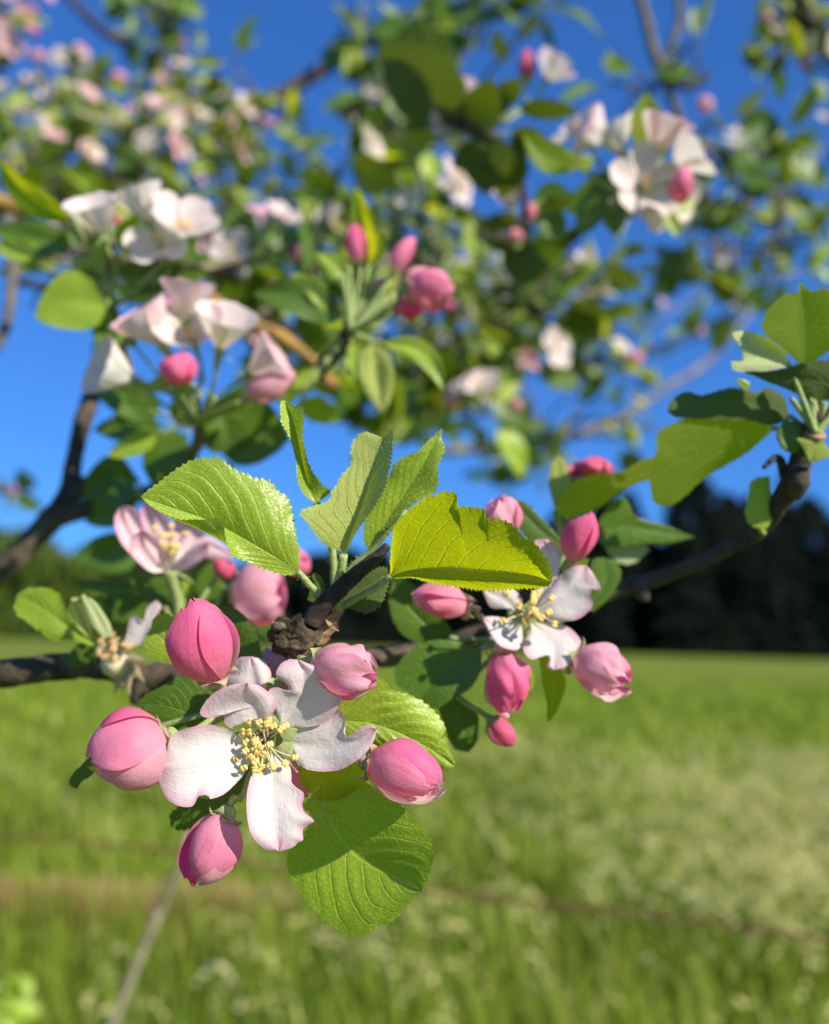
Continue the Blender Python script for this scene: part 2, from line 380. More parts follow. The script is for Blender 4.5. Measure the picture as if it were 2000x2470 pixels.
def leafbt(parent, T, base, tip, d0, d1, width, mat='leaf', top=True, roll=0.0, fold=.25, arch=0.0, droop=0.0, serr=3.0, teeth=20,
           n=30, k=5, seed=0, petiole=None, quilt=.35, name='leaf', shape=.8, label=None):
    """a whole leaf between two photo points; width in crop pixels, roll tips one edge nearer, fold lifts both edges (fractions of width)"""
    b = T(base); e = T(tip); sc = T((1, 0))[0] - T((0, 0))[0]; w = width * sc / 2
    b = np.array(b[:2], float); e = np.array(e[:2], float); ax = e - b; L = np.linalg.norm(ax); ax /= L; pr = np.array([-ax[1], ax[0]])
    mmpp = d0 / F
    ts = np.linspace(0, 1, 9); mid = []; lf = []; rt = []
    for t in ts:
        c = b + ax * L * t + pr * arch * L * math.sin(math.pi * t); z = droop * (t * t) * L * mmpp
        wt = w * math.sin(math.pi * t ** shape) ** .75 if 0 < t < 1 else 0.001
        zr = roll * wt * mmpp; zf = -fold * wt * mmpp
        mid.append((*c, z)); lf.append((*(c + pr * wt), z - zr + zf)); rt.append((*(c - pr * wt), z + zr + zf))
    o = blade(name, parent, M[mat], FULL, (d0, d1), mid, lf, rt, n=n, k=k, top=top, serr=serr, teeth=teeth, quilt=quilt, wave=.02 * L * mmpp, seed=seed)
    if petiole:
        q = T(petiole); stem('petiole', o, M['stalk'], FULL, [tuple(b) + (0,), tuple((b + np.array(q[:2])) / 2 + pr * 4) + (0,), (q[0], q[1], 0)], d0, .55, .75, n=8, seg=7)
    if label: o['label'] = label
    return o

def fuzz(o, n, L, seed=0, lean=(0, 0, 0)):
    """short pale down on a leaf or stalk"""
    rng = np.random.default_rng(seed); me = o.data; nv = len(me.vertices); co = np.zeros(nv * 3); me.vertices.foreach_get('co', co); co = co.reshape(-1, 3)
    nm = np.zeros(nv * 3); me.vertices.foreach_get('normal', nm); nm = nm.reshape(-1, 3); nf = len(me.polygons); i = rng.integers(0, nf, n)
    ids = np.array([list(me.polygons[int(k)].vertices)[:3] for k in i]); w = rng.dirichlet((1, 1, 1), n)
    P = (co[ids] * w[..., None]).sum(1); N = nm[ids[:, 0]] * np.where(rng.random(n) < .5, 1, -1)[:, None] + rng.normal(0, .5, (n, 3)) + np.array(lean); N /= np.linalg.norm(N, axis=1)[:, None]
    S = np.cross(N, rng.normal(size=(n, 3))); S /= np.linalg.norm(S, axis=1)[:, None]; l = L * (.5 + rng.random(n))[:, None]; B = rng.normal(0, .3, (n, 3)) * l
    V = np.stack([P - S * .000022, P + S * .000022, P + N * l * .6 + B * .3, P + N * l + B], 1)
    V = V.reshape(-1, 3); b = np.arange(n)[:, None] * 4; q = mesh_obj('down', V, (b + np.array([[0, 1, 2]])).tolist() + (b + np.array([[1, 3, 2]])).tolist(), M['down'], o, world=False); q['kind'] = 'stuff'
    return q

# ---------------------------------------------------------------- buds
def frame_from(axis, up=None):
    a = axis.normalized(); u = (up or Vector((0, 0, 1))); u = (u - a * u.dot(a))
    if u.length < 1e-4: u = Vector((1, 0, 0)) - a * a.x
    u.normalize(); return a, u, a.cross(u)

def sepal_mesh(o_, a, rad, out, L, W, curl, name, parent, mat):
    """a pointed sepal: starts at o_, runs along out then curls back along -a"""
    n, k = 8, 5; V = []; sd = rad
    for i in range(n):
        t = i / (n - 1); ang = curl * t
        c = o_ + out * (L * math.sin(ang) / max(curl, .01)) + a * (L * (1 - math.cos(ang)) / max(curl, .01) * -1) if curl > 0.01 else o_ + out * L * t
        w = W * (1 - t ** 1.6) * (.8 + .5 * math.sin(math.pi * min(1, t * 1.3)))
        nr = out.cross(sd)
        for j in range(k):
            s = j / (k - 1) * 2 - 1; V.append(c + sd * w * s + nr * w * .25 * s * s)
    uv = [(i / (n - 1), j / (k - 1)) for i in range(n) for j in range(k)]
    return mesh_obj(name, [tuple(v) for v in V], grid_faces(n, k), mat, parent, np.array(uv))

def bud(parent, T, base, tip, d0, d1, r, mats, phase=0.0, n=5, open_=0.0, stalk=None, stalk_d=0, sep=5, sep_curl=1.2, sep_len=4.0, name='bud', label=None,
        wide=1.12, seed=0, fat=.80, sk='sepal', tuck=.30, twist=.35, peak=.9, ruffle=.03):
    """a blossom bud: base/tip crop points, depths and radius in mm; overlapping petals round the axis"""
    rnd = random.Random(seed)
    b2 = T(base); t2 = T(tip); B = pw(b2[0], b2[1], d0 / 1000); Tp = pw(t2[0], t2[1], d1 / 1000)
    r = r * .94 / 1000.0; axv = Tp - B; L = axv.length
    tocam = (Vector((0, 0, CAMZ)) - B).normalized(); a, u, v = frame_from(axv, tocam)   # u points to the camera
    mb = MB(); rr = r * .36
    prof = [(-.10 * L, rr * .55), (-.06 * L, rr * .95), (0, rr * 1.12), (.03 * L, rr * 1.0), (.07 * L, rr * .7)]
    mb.tube([tuple(B + a * h) for h, _ in prof], [q for _, q in prof], seg=14, lump=.05, freq=900)
    if stalk:
        pts = [T(q) for q in stalk]; P = [tuple(B - a * .08 * L), tuple(B - a * .22 * L)] + [tuple(pw(q[0], q[1], (d0 + (q[2] if len(q) > 2 else stalk_d)) / 1000)) for q in pts]
        mb.tube(cr(np.array([list(p) + [0] for p in P]), 16)[:, :3], .00072, seg=9, lump=.08, freq=1200)
    root = mb.build(name, M['stalk'] if sk == 'sepal' else M['sepal_tan'], parent)
    if label: root['label'] = label
    bend = rnd.uniform(.05, .16) * r * (1 if rnd.random() < .5 else -1); la, lb, lc = rnd.uniform(0, 6), rnd.uniform(0, 6), rnd.uniform(.03, .07)
    def rad(h):
        h = min(max(h, 0), 1); a_ = math.pi * (h * .93 + .066); return r * (max(0, math.sin(a_)) ** (fat if a_ < math.pi / 2 else fat * .52))
    N_, K_ = 22, 15
    for i in range(n):
        phi = phase + i * 2 * math.pi * (2 if n == 5 else 1) / n; hm = 1.0 - .035 * ((i * 2) % n) + rnd.uniform(-.02, .02)
        mat = M[mats[i % len(mats)]] if isinstance(mats, (list, tuple)) else M[mats]
        W = wide * rnd.uniform(.9, 1.1); lay = 1.0 + .012 * (n - 1 - i); V = []; tw = twist * rnd.uniform(.5, 1.5)
        for a_ in range(N_):
            t = math.sin(math.pi / 2 * (a_ / (N_ - 1))) ** 1.15
            for b_ in range(K_):
                s = b_ / (K_ - 1) * 2 - 1
                h = hm * (t - (.13 * (abs(s) ** 2.6) + (.02 + .25 * ruffle) * math.sin(9 * s + i) + .02 * math.sin(23 * s + 2 * i)) * t ** 2)
                th = phi + s * W * (.35 + .65 * math.sin(math.pi * min(1, t ** .85 * .62 + .05))) + tw * (h - .4)
                R_ = rad(h / hm) * (lay - tuck * .5 * s) + open_ * r * max(0, t - .35) ** 1.5 * (1 + .25 * s)
                R_ *= 1 + .022 * math.sin(5 * th + 4 * h + i) + .030 * math.sin(3 * s + 7 * t + 2 * i) * t + .05 * max(0, -s - .55) * math.sin(9 * t + i)
                R_ += r * ruffle * math.sin(6 * s + 9 * t + 2 * i) * t ** 1.2 * (.3 + abs(s))
                R_ *= 1 + lc * math.sin(2 * th + la) * math.sin(math.pi * min(1, t)) + .025 * math.sin(3 * th + 5 * t + lb) * t
                hh = (h + ruffle * .35 * math.sin(5 * s + i * 1.7) * t ** 3) * L * (peak + .1) * (1 - .12 * open_)
                V.append(tuple(B + a * hh + v * bend * math.sin(math.pi * min(1, t)) + (u * math.cos(th) + v * math.sin(th)) * R_))
        uv = np.array([(x / (N_ - 1), y / (K_ - 1)) for x in range(N_) for y in range(K_)])
        mesh_obj('petal', V, grid_faces(N_, K_)[:, ::-1], mat, root, uv)
    for i in range(sep):
        th = phase + .6 + i * 2 * math.pi / max(sep, 1); out = (u * math.cos(th) + v * math.sin(th)); side = a.cross(out)
        dr = (out * .8 + a * .6).normalized()
        sepal_mesh(B + a * .02 * L + out * rr * 1.0, a, side, dr, sep_len / 1000 * rnd.uniform(.8, 1.15), .0021, sep_curl * rnd.uniform(.4, 1.4), 'sepal', root, M[sk])
    return root

# ---------------------------------------------------------------- stamens
def stamen_mesh(bend=.3, L=.007, mats=None, seed=0, name='stamen', r=.00017, ar=.00072):
    rnd = random.Random(seed); mb = MB(); P = []
    for i in range(7):
        t = i / 6; P.append((bend * L * t * t, 0, L * t))
    mb.tube(P, [r] * 6 + [r * .8], seg=6, mi=0)
    tip = np.array(P[-1])
    for sx in (-1, 1):     # two pollen sacs
        Q = [tuple(tip + np.array([sx * ar * .45, ar * 1.5 * (u - .5) * 2 * .5 * 1.2, ar * .15 * math.cos(u * 3)])) for u in np.linspace(0, 1, 6)]
        mb.tube(Q, [ar * q for q in (.22, .5, .58, .56, .48, .2)], seg=8, mi=1, lump=.12, freq=2500, seed=seed)
    me_o = mb.build(name, mats, None, world=False); me = me_o.data; bpy.data.objects.remove(me_o); return me
STAM = None
def stamens(parent, centre, axis, n, spread=.5, L=.0075, seed=0, scale=1.35, withered=False):
    """stamens fanning out from centre round axis, each its own piece"""
    global STAM
    if STAM is None:
        STAM = [[stamen_mesh(b, .0070, [M['filament'], M['anther']], i) for i, b in enumerate((.1, .35, .6, -.2))],
                [stamen_mesh(b, .0050, [M['filament'], M['brown_anther']], 9 + i) for i, b in enumerate((.1, .5, -.4))]]
    rnd = random.Random(seed); a, u, v = frame_from(axis, Vector((.2, .1, 1)))
    for i in range(n):
        th = i * 2.399 + rnd.uniform(-.2, .2); rr = math.sqrt((i + .5) / n)
        tilt = spread * rr * rnd.uniform(.75, 1.2)
        radial = u * math.cos(th) + v * math.sin(th); z = (a * math.cos(tilt) + radial * math.sin(tilt)).normalized()
        me = rnd.choice(STAM[1 if withered else 0]); s = L / .0070 * rnd.uniform(.78, 1.12)
        o = bpy.data.objects.new('stamen', me); COL.objects.link(o); o.parent = parent
        q = z.to_track_quat('Z', 'Y').to_matrix(); rz = Matrix.Rotation(rnd.uniform(0, 6.28), 3, 'Z'); R3 = (q @ rz)
        o.matrix_local = Matrix.LocRotScale(centre - base_of(parent) + radial * .0013 * rr * scale, R3.to_quaternion(), Vector((scale * .95, scale * .95, s)))

# ---------------------------------------------------------------- whole blossoms, leaves and buds that are repeated further away
PROTO = {}
def petal_local(L, W, lift, cup, seed, curlt=0.0):
    rnd = random.Random(seed); n, k = 13, 9; V = []
    for i in range(n):
        t = math.sin(math.pi / 2 * i / (n - 1)); r = .0012 + L * t * math.cos(lift) ; z = L * (t ** (1.0 + .3 * cup)) * math.sin(lift) - curlt * L * t ** 3
        w = W * .5 * (math.sqrt(max(.0004, 1 - ((t - .6) / .4) ** 2)) if t > .6 else .16 + .84 * math.sin(math.pi / 2 * t / .6) ** 1.3)
        for j in range(k):
            s = j / (k - 1) * 2 - 1
            V.append((r, w * s, z + cup * W * .35 * s * s * math.sin(math.pi * min(1, t)) + .0004 * math.sin(7 * t + 3 * s + seed)))
    uv = np.array([(i / (n - 1), j / (k - 1)) for i in range(n) for j in range(k)])
    return V, uv, n, k
def make_protos():
    tmp = []
    for vi, (lift, cup, c) in enumerate(((.35, .55, 0), (.7, .65, 0), (1.0, .7, .1), (.12, .45, .1))):
        pets = []
        for q in range(2):
            V, uv, n, k = petal_local(.0190, .0152, lift, cup, vi * 3 + q, c)
            o = mesh_obj('petal', V, grid_faces(n, k), M['petal_far'], None, uv, world=False); pets.append(o.data); bpy.data.objects.remove(o)
        mb = MB()
        mb.tube([(0, 0, -.024), (.001, 0, -.012), (0, 0, -.003), (0, 0, 0)], [.0007, .0007, .0016, .0022], seg=7, mi=0)
        rnd = random.Random(vi)
        for s in range(5):   # sepals under the petals
            th = s * 1.2566 + .6; mb.add([(.0015 * math.cos(th - .5), .0015 * math.sin(th - .5), -.001), (.0015 * math.cos(th + .5), .0015 * math.sin(th + .5), -.001), (.007 * math.cos(th), .007 * math.sin(th), -.003)], [(0, 1, 2)], 0)
        for s in range(16):
            th = s * 2.4; rr = .004 * math.sqrt((s + .5) / 16); e = (rr * math.cos(th), rr * math.sin(th), .0065 + rnd.uniform(-.001, .001))
            mb.tube([(e[0] * .3, e[1] * .3, 0), e], [.00018, .00015], seg=4, mi=1, cap=False)
            mb.tube([(e[0] - .0006, e[1], e[2]), e, (e[0] + .0006, e[1], e[2])], [.0003, .0006, .0003], seg=5, mi=2)
        o = mb.build('flower', [M['stalk'], M['filament'], M['anther']], None, world=False); PROTO['flower%d' % vi] = (o.data, pets); bpy.data.objects.remove(o)
    for vi, (fold, droop, w, mt) in enumerate(((.35, .3, .03, 'leaf'), (.6, -.1, .024, 'leaf'), (.15, .5, .034, 'leaf_dark'), (.5, .8, .028, 'leaf_back'), (.9, .1, .02, 'leaf_wool'), (.2, .1, .030, 'leaf_dark'))):
        n, k = 13, 7; V = []; L = .048
        for i in range(n):
            t = i / (n - 1); ww = w * .5 * math.sin(math.pi * max(.0, min(1, t)) ** .8) ** .75 if 0 < i < n - 1 else .0003
            for j in range(k):
                s = j / (k - 1) * 2 - 1
                V.append((ww * s * (1 - .2 * fold), .010 + L * t * (1 - .12 * droop * t), fold * ww * abs(s) - droop * .5 * L * t * t + .0012 * math.sin(8 * t + 4 * s + vi)))
        uv = np.array([(i / (n - 1), j / (k - 1)) for i in range(n) for j in range(k)])
        mb = MB(); mb.add(V, grid_faces(n, k), 0, uv); mb.tube([(0, 0, 0), (0, .006, .0006), (0, .012, 0)], [.0009, .0007, .0006], seg=6, mi=1)
        o = mb.build('leaf', [M[mt], M['stalk']], None, world=False); PROTO['leaf%d' % vi] = o.data; bpy.data.objects.remove(o)
    for vi, (rr, L, mt) in enumerate(((.0045, .012, 'bud_mid'), (.0062, .015, 'bud_pale'), (.0033, .009, 'bud'))):
        mb = MB(); mb.tube([(0, 0, -.020), (.001, 0, -.01), (0, 0, -.002), (0, 0, .0015)], [.0007, .0007, .0017, .0016], seg=7, mi=0)
        for s in range(5):
            th = s * 1.2566; mb.add([(.0016 * math.cos(th - .6), .0016 * math.sin(th - .6), 0), (.0016 * math.cos(th + .6), .0016 * math.sin(th + .6), 0), (rr * .9 * math.cos(th), rr * .9 * math.sin(th), .0035)], [(0, 1, 2)], 0)
        o = mb.build('bud', [M['sepal']], None, world=False); core = o.data; bpy.data.objects.remove(o)
        V = []; n, k = 10, 7
        for i in range(n):
            t = i / (n - 1)
            for j in range(k):
                s = j / (k - 1) * 2 - 1; h = t - .15 * abs(s) ** 2.5 * t * t; th = s * 1.25; q = rr * math.sin(math.pi * (h * .9 + .08)) ** .7 * (1.04 - .07 * s)
                V.append((q * math.cos(th), q * math.sin(th), h * L))
        uv = np.array([(i / (n - 1), j / (k - 1)) for i in range(n) for j in range(k)])
        o = mesh_obj('petal', V, grid_faces(n, k)[:, ::-1], M[mt], None, uv, world=False); PROTO['bud%d' % vi] = (core, [o.data]); bpy.data.objects.remove(o)
make_protos()

def put(name, me, parent, M4):
    o = bpy.data.objects.new(name, me); COL.objects.link(o); o.parent = parent; o.matrix_local = M4; return o
def orient(axis, spin=0.0, scale=1.0, pos=Vector((0, 0, 0)), track='Z', up='Y'):
    q = axis.to_track_quat(track, up).to_matrix() @ Matrix.Rotation(spin, 3, track)
    return Matrix.LocRotScale(pos, q.to_quaternion(), Vector((scale,) * 3))
def put_flower(parent, P, axis, kind=1, spin=0.0, scale=1.0, npet=5, mat=None):
    me, pets = PROTO['flower%d' % kind]
    f = put('flower', me, parent, orient(axis, spin, scale, P - base_of(parent)))
    for i in range(npet):
        put('petal', pets[i % 2] if mat is None else petal_variant(pets[i % 2], mat), f, Matrix.Rotation(i * 2 * math.pi / 5 + (i % 3) * .12, 4, 'Z'))
    return f
_PV = {}
def petal_variant(me, mat):
    if (me.name, mat) not in _PV:
        c = me.copy(); c.materials[0] = M[mat]; _PV[(me.name, mat)] = c
    return _PV[(me.name, mat)]
def put_bud(parent, P, axis, kind=0, spin=0.0, scale=1.0):
    me, pets = PROTO['bud%d' % kind]
    b = put('bud', me, parent, orient(axis, spin, scale, P - base_of(parent)))
    for i in range(4): put('petal', pets[0], b, Matrix.Rotation(i * 2 * math.pi / 4, 4, 'Z'))
    return b
def put_leaf(parent, P, axis, nrm, kind=0, scale=1.0):
    y = axis.normalized(); z = (nrm - y * nrm.dot(y)); z = z.normalized() if z.length > 1e-4 else Vector((0, 0, 1)); x = y.cross(z)
    R3 = Matrix((x, y, z)).transposed()
    return put('leaf', PROTO['leaf%d' % kind], parent, Matrix.LocRotScale(P - base_of(parent), R3.to_quaternion(), Vector((scale,) * 3)))
def camv(x, y, z):
    """direction from camera-frame components: right, up, towards the camera"""
    return (RT * x + UP * y - FW * z).normalized()

# ---------------------------------------------------------------- the field and what stands at its far edge
def field_mat():
    g = G('field_grass'); pos = g.node('ShaderNodeNewGeometry', out=0)
    mp = g.node('ShaderNodeMapping', {'Vector': pos, 'Scale': (1, .35, 1)})
    n1 = g.noise(mp, .35, 5, .6); n2 = g.noise(pos, 3.0, 5, .7); n3 = g.noise(pos, 22.0, 3, .7)
    c = g.mix(g.step(n1, .35, .65), (.125, .20, .014), (.20, .26, .028))
    c = g.mix(g.m('MULTIPLY', g.step(n2, .4, .7), .6), c, (.27, .28, .05))
    c = g.mix(g.m('MULTIPLY', g.step(n3, .45, .75), .5), c, (.045, .09, .014))
    nrm = g.bump(n3, .05, .8)
    return g.done(g.node('ShaderNodeBsdfPrincipled', {'Base Color': c, 'Roughness': .9, 'Normal': nrm, 'Specular IOR Level': .1}))
M['field'] = field_mat()
xs = np.r_[-900, -400, np.linspace(-150, 150, 41), 400, 900]; ys = np.r_[-60, np.linspace(-8, 200, 60), 400, 1500]
GX, GY = np.meshgrid(xs, ys, indexing='ij')
GZ = .05 * np.sin(GX * .05) * np.cos(GY * .04) * np.clip(GY / 40, 0, 1)
o = mesh_obj('meadow', np.stack([GX, GY, GZ], -1).reshape(-1, 3), grid_faces(len(xs), len(ys))[:, ::-1], M['field'], None)
tag(o, 'sunlit green hay meadow stretching to the dark wood', kind='structure')

def grass_blade_mat(name, a, b, c, tr):
    g = G(name); at = g.node('ShaderNodeUVMap'); sep = g.N.new('ShaderNodeSeparateXYZ'); g.L.new(at, sep.inputs[0])
    r = sep.outputs[0]
    col = g.mix(g.step(r, .0, .7), a, b); col = g.mix(g.m('GREATER_THAN', r, .90), col, c)
    return g.done(sheet_shader(g, col, g.mix(.5, col, tr), .35, .55, None, .3))
M['blades'] = grass_blade_mat('grass_blades', (.030, .075, .004), (.27, .37, .03), (.46, .45, .12), (.42, .52, .03))
M['seedhead'] = grass_blade_mat('grass_seedheads', (.50, .50, .14), (.70, .64, .26), (.80, .72, .38), (.55, .55, .15))
def scatter(rng, n, y0, y1, power=1.0):
    """ground points in front of the place where the picture was taken"""
    u = rng.random(n); y = (y0 ** power + u * (y1 ** power - y0 ** power)) ** (1 / power)
    x = (rng.random(n) - .5) * (y * 1.25 + 1.2); return x, y
def grass(name, label, n, y0, y1, h0, h1, w, seed, mat, power, box=None):
    rng = np.random.default_rng(seed); x, y = scatter(rng, n, y0, y1, power)
    if box is not None: x = box[0] + (box[1] - box[0]) * rng.random(n); y = box[2] + (box[3] - box[2]) * rng.random(n)
    h = h0 + (h1 - h0) * rng.random(n) ** 1.5; az = rng.random(n) * 6.283; lean = .2 + .75 * rng.random(n) ** 2
    wd = w * (.6 + .8 * rng.random(n)) * np.clip(y / 4, .8, 3); wx, wy = np.cos(az + 1.57), np.sin(az + 1.57); dx, dy = np.cos(az), np.sin(az)
    V = np.zeros((n, 7, 3)); k = 0
    for i, t in enumerate((0, .4, .75, 1.0)):
        cx = x + dx * lean * h * t * t; cy = y + dy * lean * h * t * t; cz = h * t * (1 - .25 * lean * t)
        ww = wd * (1, .9, .6, 0)[i]
        if i < 3:
            V[:, k] = np.stack([cx - wx * ww, cy - wy * ww, cz], 1); V[:, k + 1] = np.stack([cx + wx * ww, cy + wy * ww, cz], 1); k += 2
        else: V[:, k] = np.stack([cx, cy, cz], 1)
    base = np.arange(n)[:, None] * 7
    q = np.concatenate([base + np.array([[0, 1, 3, 2]]), base + np.array([[2, 3, 5, 4]])]).astype(int); t_ = (base + np.array([[4, 5, 6]])).astype(int)
    cl = .5 + .25 * np.sin(x * 9 + 3 * np.sin(y * 5)) * np.sin(y * 7 + 2 * np.sin(x * 4)) + .25 * np.sin(x * 2.3 + y) * np.sin(y * 1.7); uv = np.zeros((n, 7, 2)); uv[:, :, 0] = np.clip(.55 * rng.random(n) + .5 * cl, 0, 1)[:, None]
    o = mesh_obj(name, V.reshape(-1, 3), q.tolist() + t_.tolist(), mat, None, uv.reshape(-1, 2), smooth=False)
    return tag(o, label, kind='stuff')
grass('grass', 'tall green meadow grass nearest the wire fence', 34000, 1.7, 9, .18, .46, .0055, 1, M['blades'], 1.6)
grass('grass', 'shorter green grass further out in the meadow', 26000, 8, 34, .2, .42, .006, 2, M['blades'], 1.4)
def seedheads(n, y0, y1, seed, xbias):
    rng = np.random.default_rng(seed); x, y = scatter(rng, n, y0, y1, 1.4); keep = rng.random(n) < np.clip(.25 + 1.1 * np.sin(x * 2.1 + 1.7 * np.sin(y * 1.3)) * np.sin(y * 1.9 + x * .8), .12, 1) * np.clip(.30 + xbias * (x / (y * .5)), .05, 1); x, y = x[keep], y[keep]; n = len(x)
    V = []; Fc = []; UV = []; c = 0
    for i in range(n):
        h = rng.uniform(.40, .62); az = rng.normal(-.15, .55) + (math.pi if rng.random() < .2 else 0); ln = rng.uniform(.08, .26); P0 = np.array([x[i], y[i], 0.0]); dirx = np.array([math.cos(az), math.sin(az) * .6, 0]); r = rng.random()
        top = P0 + np.array([0, 0, h]) + dirx * ln * .4; tip = top + dirx * ln * .6 + np.array([0, 0, rng.uniform(-.75, .25) * ln])
        sd = np.array([.0011, 0, 0]); 
        for k in range(14):
            t = k / 13; q = top * (1 - t) + tip * t + np.array([0, 0, .25 * ln * math.sin(math.pi * t)]) + rng.normal(0, .004, 3) * (1 - t * .4); a = q + rng.normal(0, .004, 3); b = q + (tip - top) * .14 + rng.normal(0, .004, 3); w = rng.normal(0, 1, 3); w = w / np.linalg.norm(w) * .007
            V += [a, (a + b) / 2 + w, b, (a + b) / 2 - w]; UV += [(r, 0)] * 4; Fc.append((c, c + 1, c + 2, c + 3)); c += 4
    o = mesh_obj('grass_seedheads', V, Fc, M['seedhead'], None, np.array(UV), smooth=False)
    return tag(o, 'pale feathery grass seed heads blown over in the sunny meadow', kind='stuff')
seedheads(15000, 1.6, 7.5, 5, .6)

M['dryblades'] = grass_blade_mat('dry_grass_blades', (.42, .28, .10), (.58, .42, .18), (.66, .52, .28), (.6, .45, .2))
grass('dry_grass', 'tan strip of dry grass lying behind the wire', 1500, 1, 2, .26, .33, .005, 8, M['dryblades'], 1, box=(-2.4, -.5, 3.9, 4.05))
# trees at the far edge
def tree_crown(seed, H, W, kind):
    rng = np.random.default_rng(seed); n = 5200; V = np.zeros((n, 4, 3))
    t = rng.random(n) ** .8
    if kind == 'conifer': prof = (1 - t) ** .8 * (.75 + .25 * np.sin(t * 40)) + .03
    else: prof = np.sqrt(np.clip(1 - (1.5 * t - .5) ** 2, 0, 1)) * (.8 + .2 * np.sin(t * 9 + seed)) + .05
    az = rng.random(n) * 6.283; lob = 1 + .22 * np.sin(az * 3 + seed + t * 7) + .12 * np.sin(az * 7 + t * 15)
    rr = prof * W * .5 * lob * rng.random(n) ** .35; c = np.stack([rr * np.cos(az), rr * np.sin(az), H * (-.01 + 1.0 * t)], 1)
    s = H * .028 * (.6 + .8 * rng.random(n)); a = rng.normal(size=(n, 3)); a /= np.linalg.norm(a, axis=1)[:, None]; b = np.cross(a, rng.normal(size=(n, 3))); b /= np.linalg.norm(b, axis=1)[:, None]
    a *= s[:, None]; b *= s[:, None]; V[:, 0] = c - a; V[:, 1] = c - b * .7; V[:, 2] = c + a; V[:, 3] = c + b * .7
    return V.reshape(-1, 3), (np.arange(n)[:, None] * 4 + np.arange(4)).tolist()
def fol_mat(name, a, b):
    g = G(name); p = g.node('ShaderNodeNewGeometry', out=0); n = g.noise(p, .35, 4, .7); c = g.mix(g.step(n, .35, .65), a, b)
    return g.done(sheet_shader(g, c, c, .15, .8, None, .1))
M['spruce'] = fol_mat('spruce_shaded', (.006, .011, .008), (.012, .022, .014)); M['broad'] = fol_mat('hedge_foliage', (.06, .11, .015), (.12, .17, .03)); M['broad_dark'] = fol_mat('dark_foliage', (.025, .05, .012), (.05, .08, .018))  # spruce: dark needles taken near black, the wood's shade put into the colour
M['trunk'] = plain_mat('tree_trunk', (.05, .04, .03), (.09, .07, .05), 3, .9)
CR = {}
def tree(name, label, x, D, H, W, kind, mat, seed, group):
    key = (kind, mat, seed)
    if key not in CR:
        V, Fc = tree_crown(seed, 1.0, 1.0, kind); o = mesh_obj('crown', V, Fc, M[mat], None, smooth=False, world=False)
        mb = MB(); mb.tube([(0, 0, -.02), (0, 0, .3), (0, 0, .8)], [.022, .018, .005], seg=8); q = mb.build('trunk', M['trunk'], None, world=False); CR[key] = (o.data, q.data); bpy.data.objects.remove(o); bpy.data.objects.remove(q)
    t = thing(name, label, 'tree', (x, D, 0), group); a, b = CR[key]
    for nm, me in (('crown', a), ('trunk', b)):
        o = bpy.data.objects.new(nm, me); COL.objects.link(o); o.parent = t; o.scale = (W, W, H); o.rotation_euler.z = seed * 1.7 + x
    return t
WOOD = {'spruce': [], 'broad_dark': []}
def mass(x, D, H, W, kind, mat, seed):
    V, Fc = tree_crown(seed, 1.0, 1.0, kind); a = x + seed; c, s_ = math.cos(a), math.sin(a); V = V * np.array([W, W, H]); V = np.stack([V[:, 0] * c - V[:, 1] * s_ + x, V[:, 0] * s_ + V[:, 1] * c + D, V[:, 2]], 1); WOOD[mat].append(V)
rt = random.Random(3)
for i in range(19):
    x = -22 + i * 5.6 + rt.uniform(-1, 1); H = (19 if x < 22 else 23.5) + rt.uniform(-2.5, 3) + (4 if 40 < x < 72 else 0) + (2 if x > 74 else 0)
    if x < 2: H *= .8
    if x > 20: H *= 1.1
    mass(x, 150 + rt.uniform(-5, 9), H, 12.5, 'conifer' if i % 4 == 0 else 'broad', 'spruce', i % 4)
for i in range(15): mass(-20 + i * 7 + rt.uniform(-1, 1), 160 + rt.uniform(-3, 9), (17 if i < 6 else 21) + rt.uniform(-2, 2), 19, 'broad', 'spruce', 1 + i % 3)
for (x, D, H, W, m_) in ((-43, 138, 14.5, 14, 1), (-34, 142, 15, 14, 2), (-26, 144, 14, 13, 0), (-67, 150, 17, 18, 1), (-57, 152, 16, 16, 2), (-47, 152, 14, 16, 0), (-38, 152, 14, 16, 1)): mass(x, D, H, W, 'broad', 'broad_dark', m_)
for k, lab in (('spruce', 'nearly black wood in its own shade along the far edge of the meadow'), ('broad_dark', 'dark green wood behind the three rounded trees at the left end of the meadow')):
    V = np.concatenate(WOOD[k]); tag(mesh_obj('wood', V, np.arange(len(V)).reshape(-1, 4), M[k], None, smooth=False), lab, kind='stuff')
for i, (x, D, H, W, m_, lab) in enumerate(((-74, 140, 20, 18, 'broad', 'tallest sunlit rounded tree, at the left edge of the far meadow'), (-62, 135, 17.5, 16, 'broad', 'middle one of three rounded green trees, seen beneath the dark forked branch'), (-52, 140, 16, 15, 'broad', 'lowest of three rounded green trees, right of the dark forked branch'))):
    tree('broadleaf_tree', lab, x, D, H, W, 'broad', m_, i % 3, 'rounded trees at the far left of the meadow')

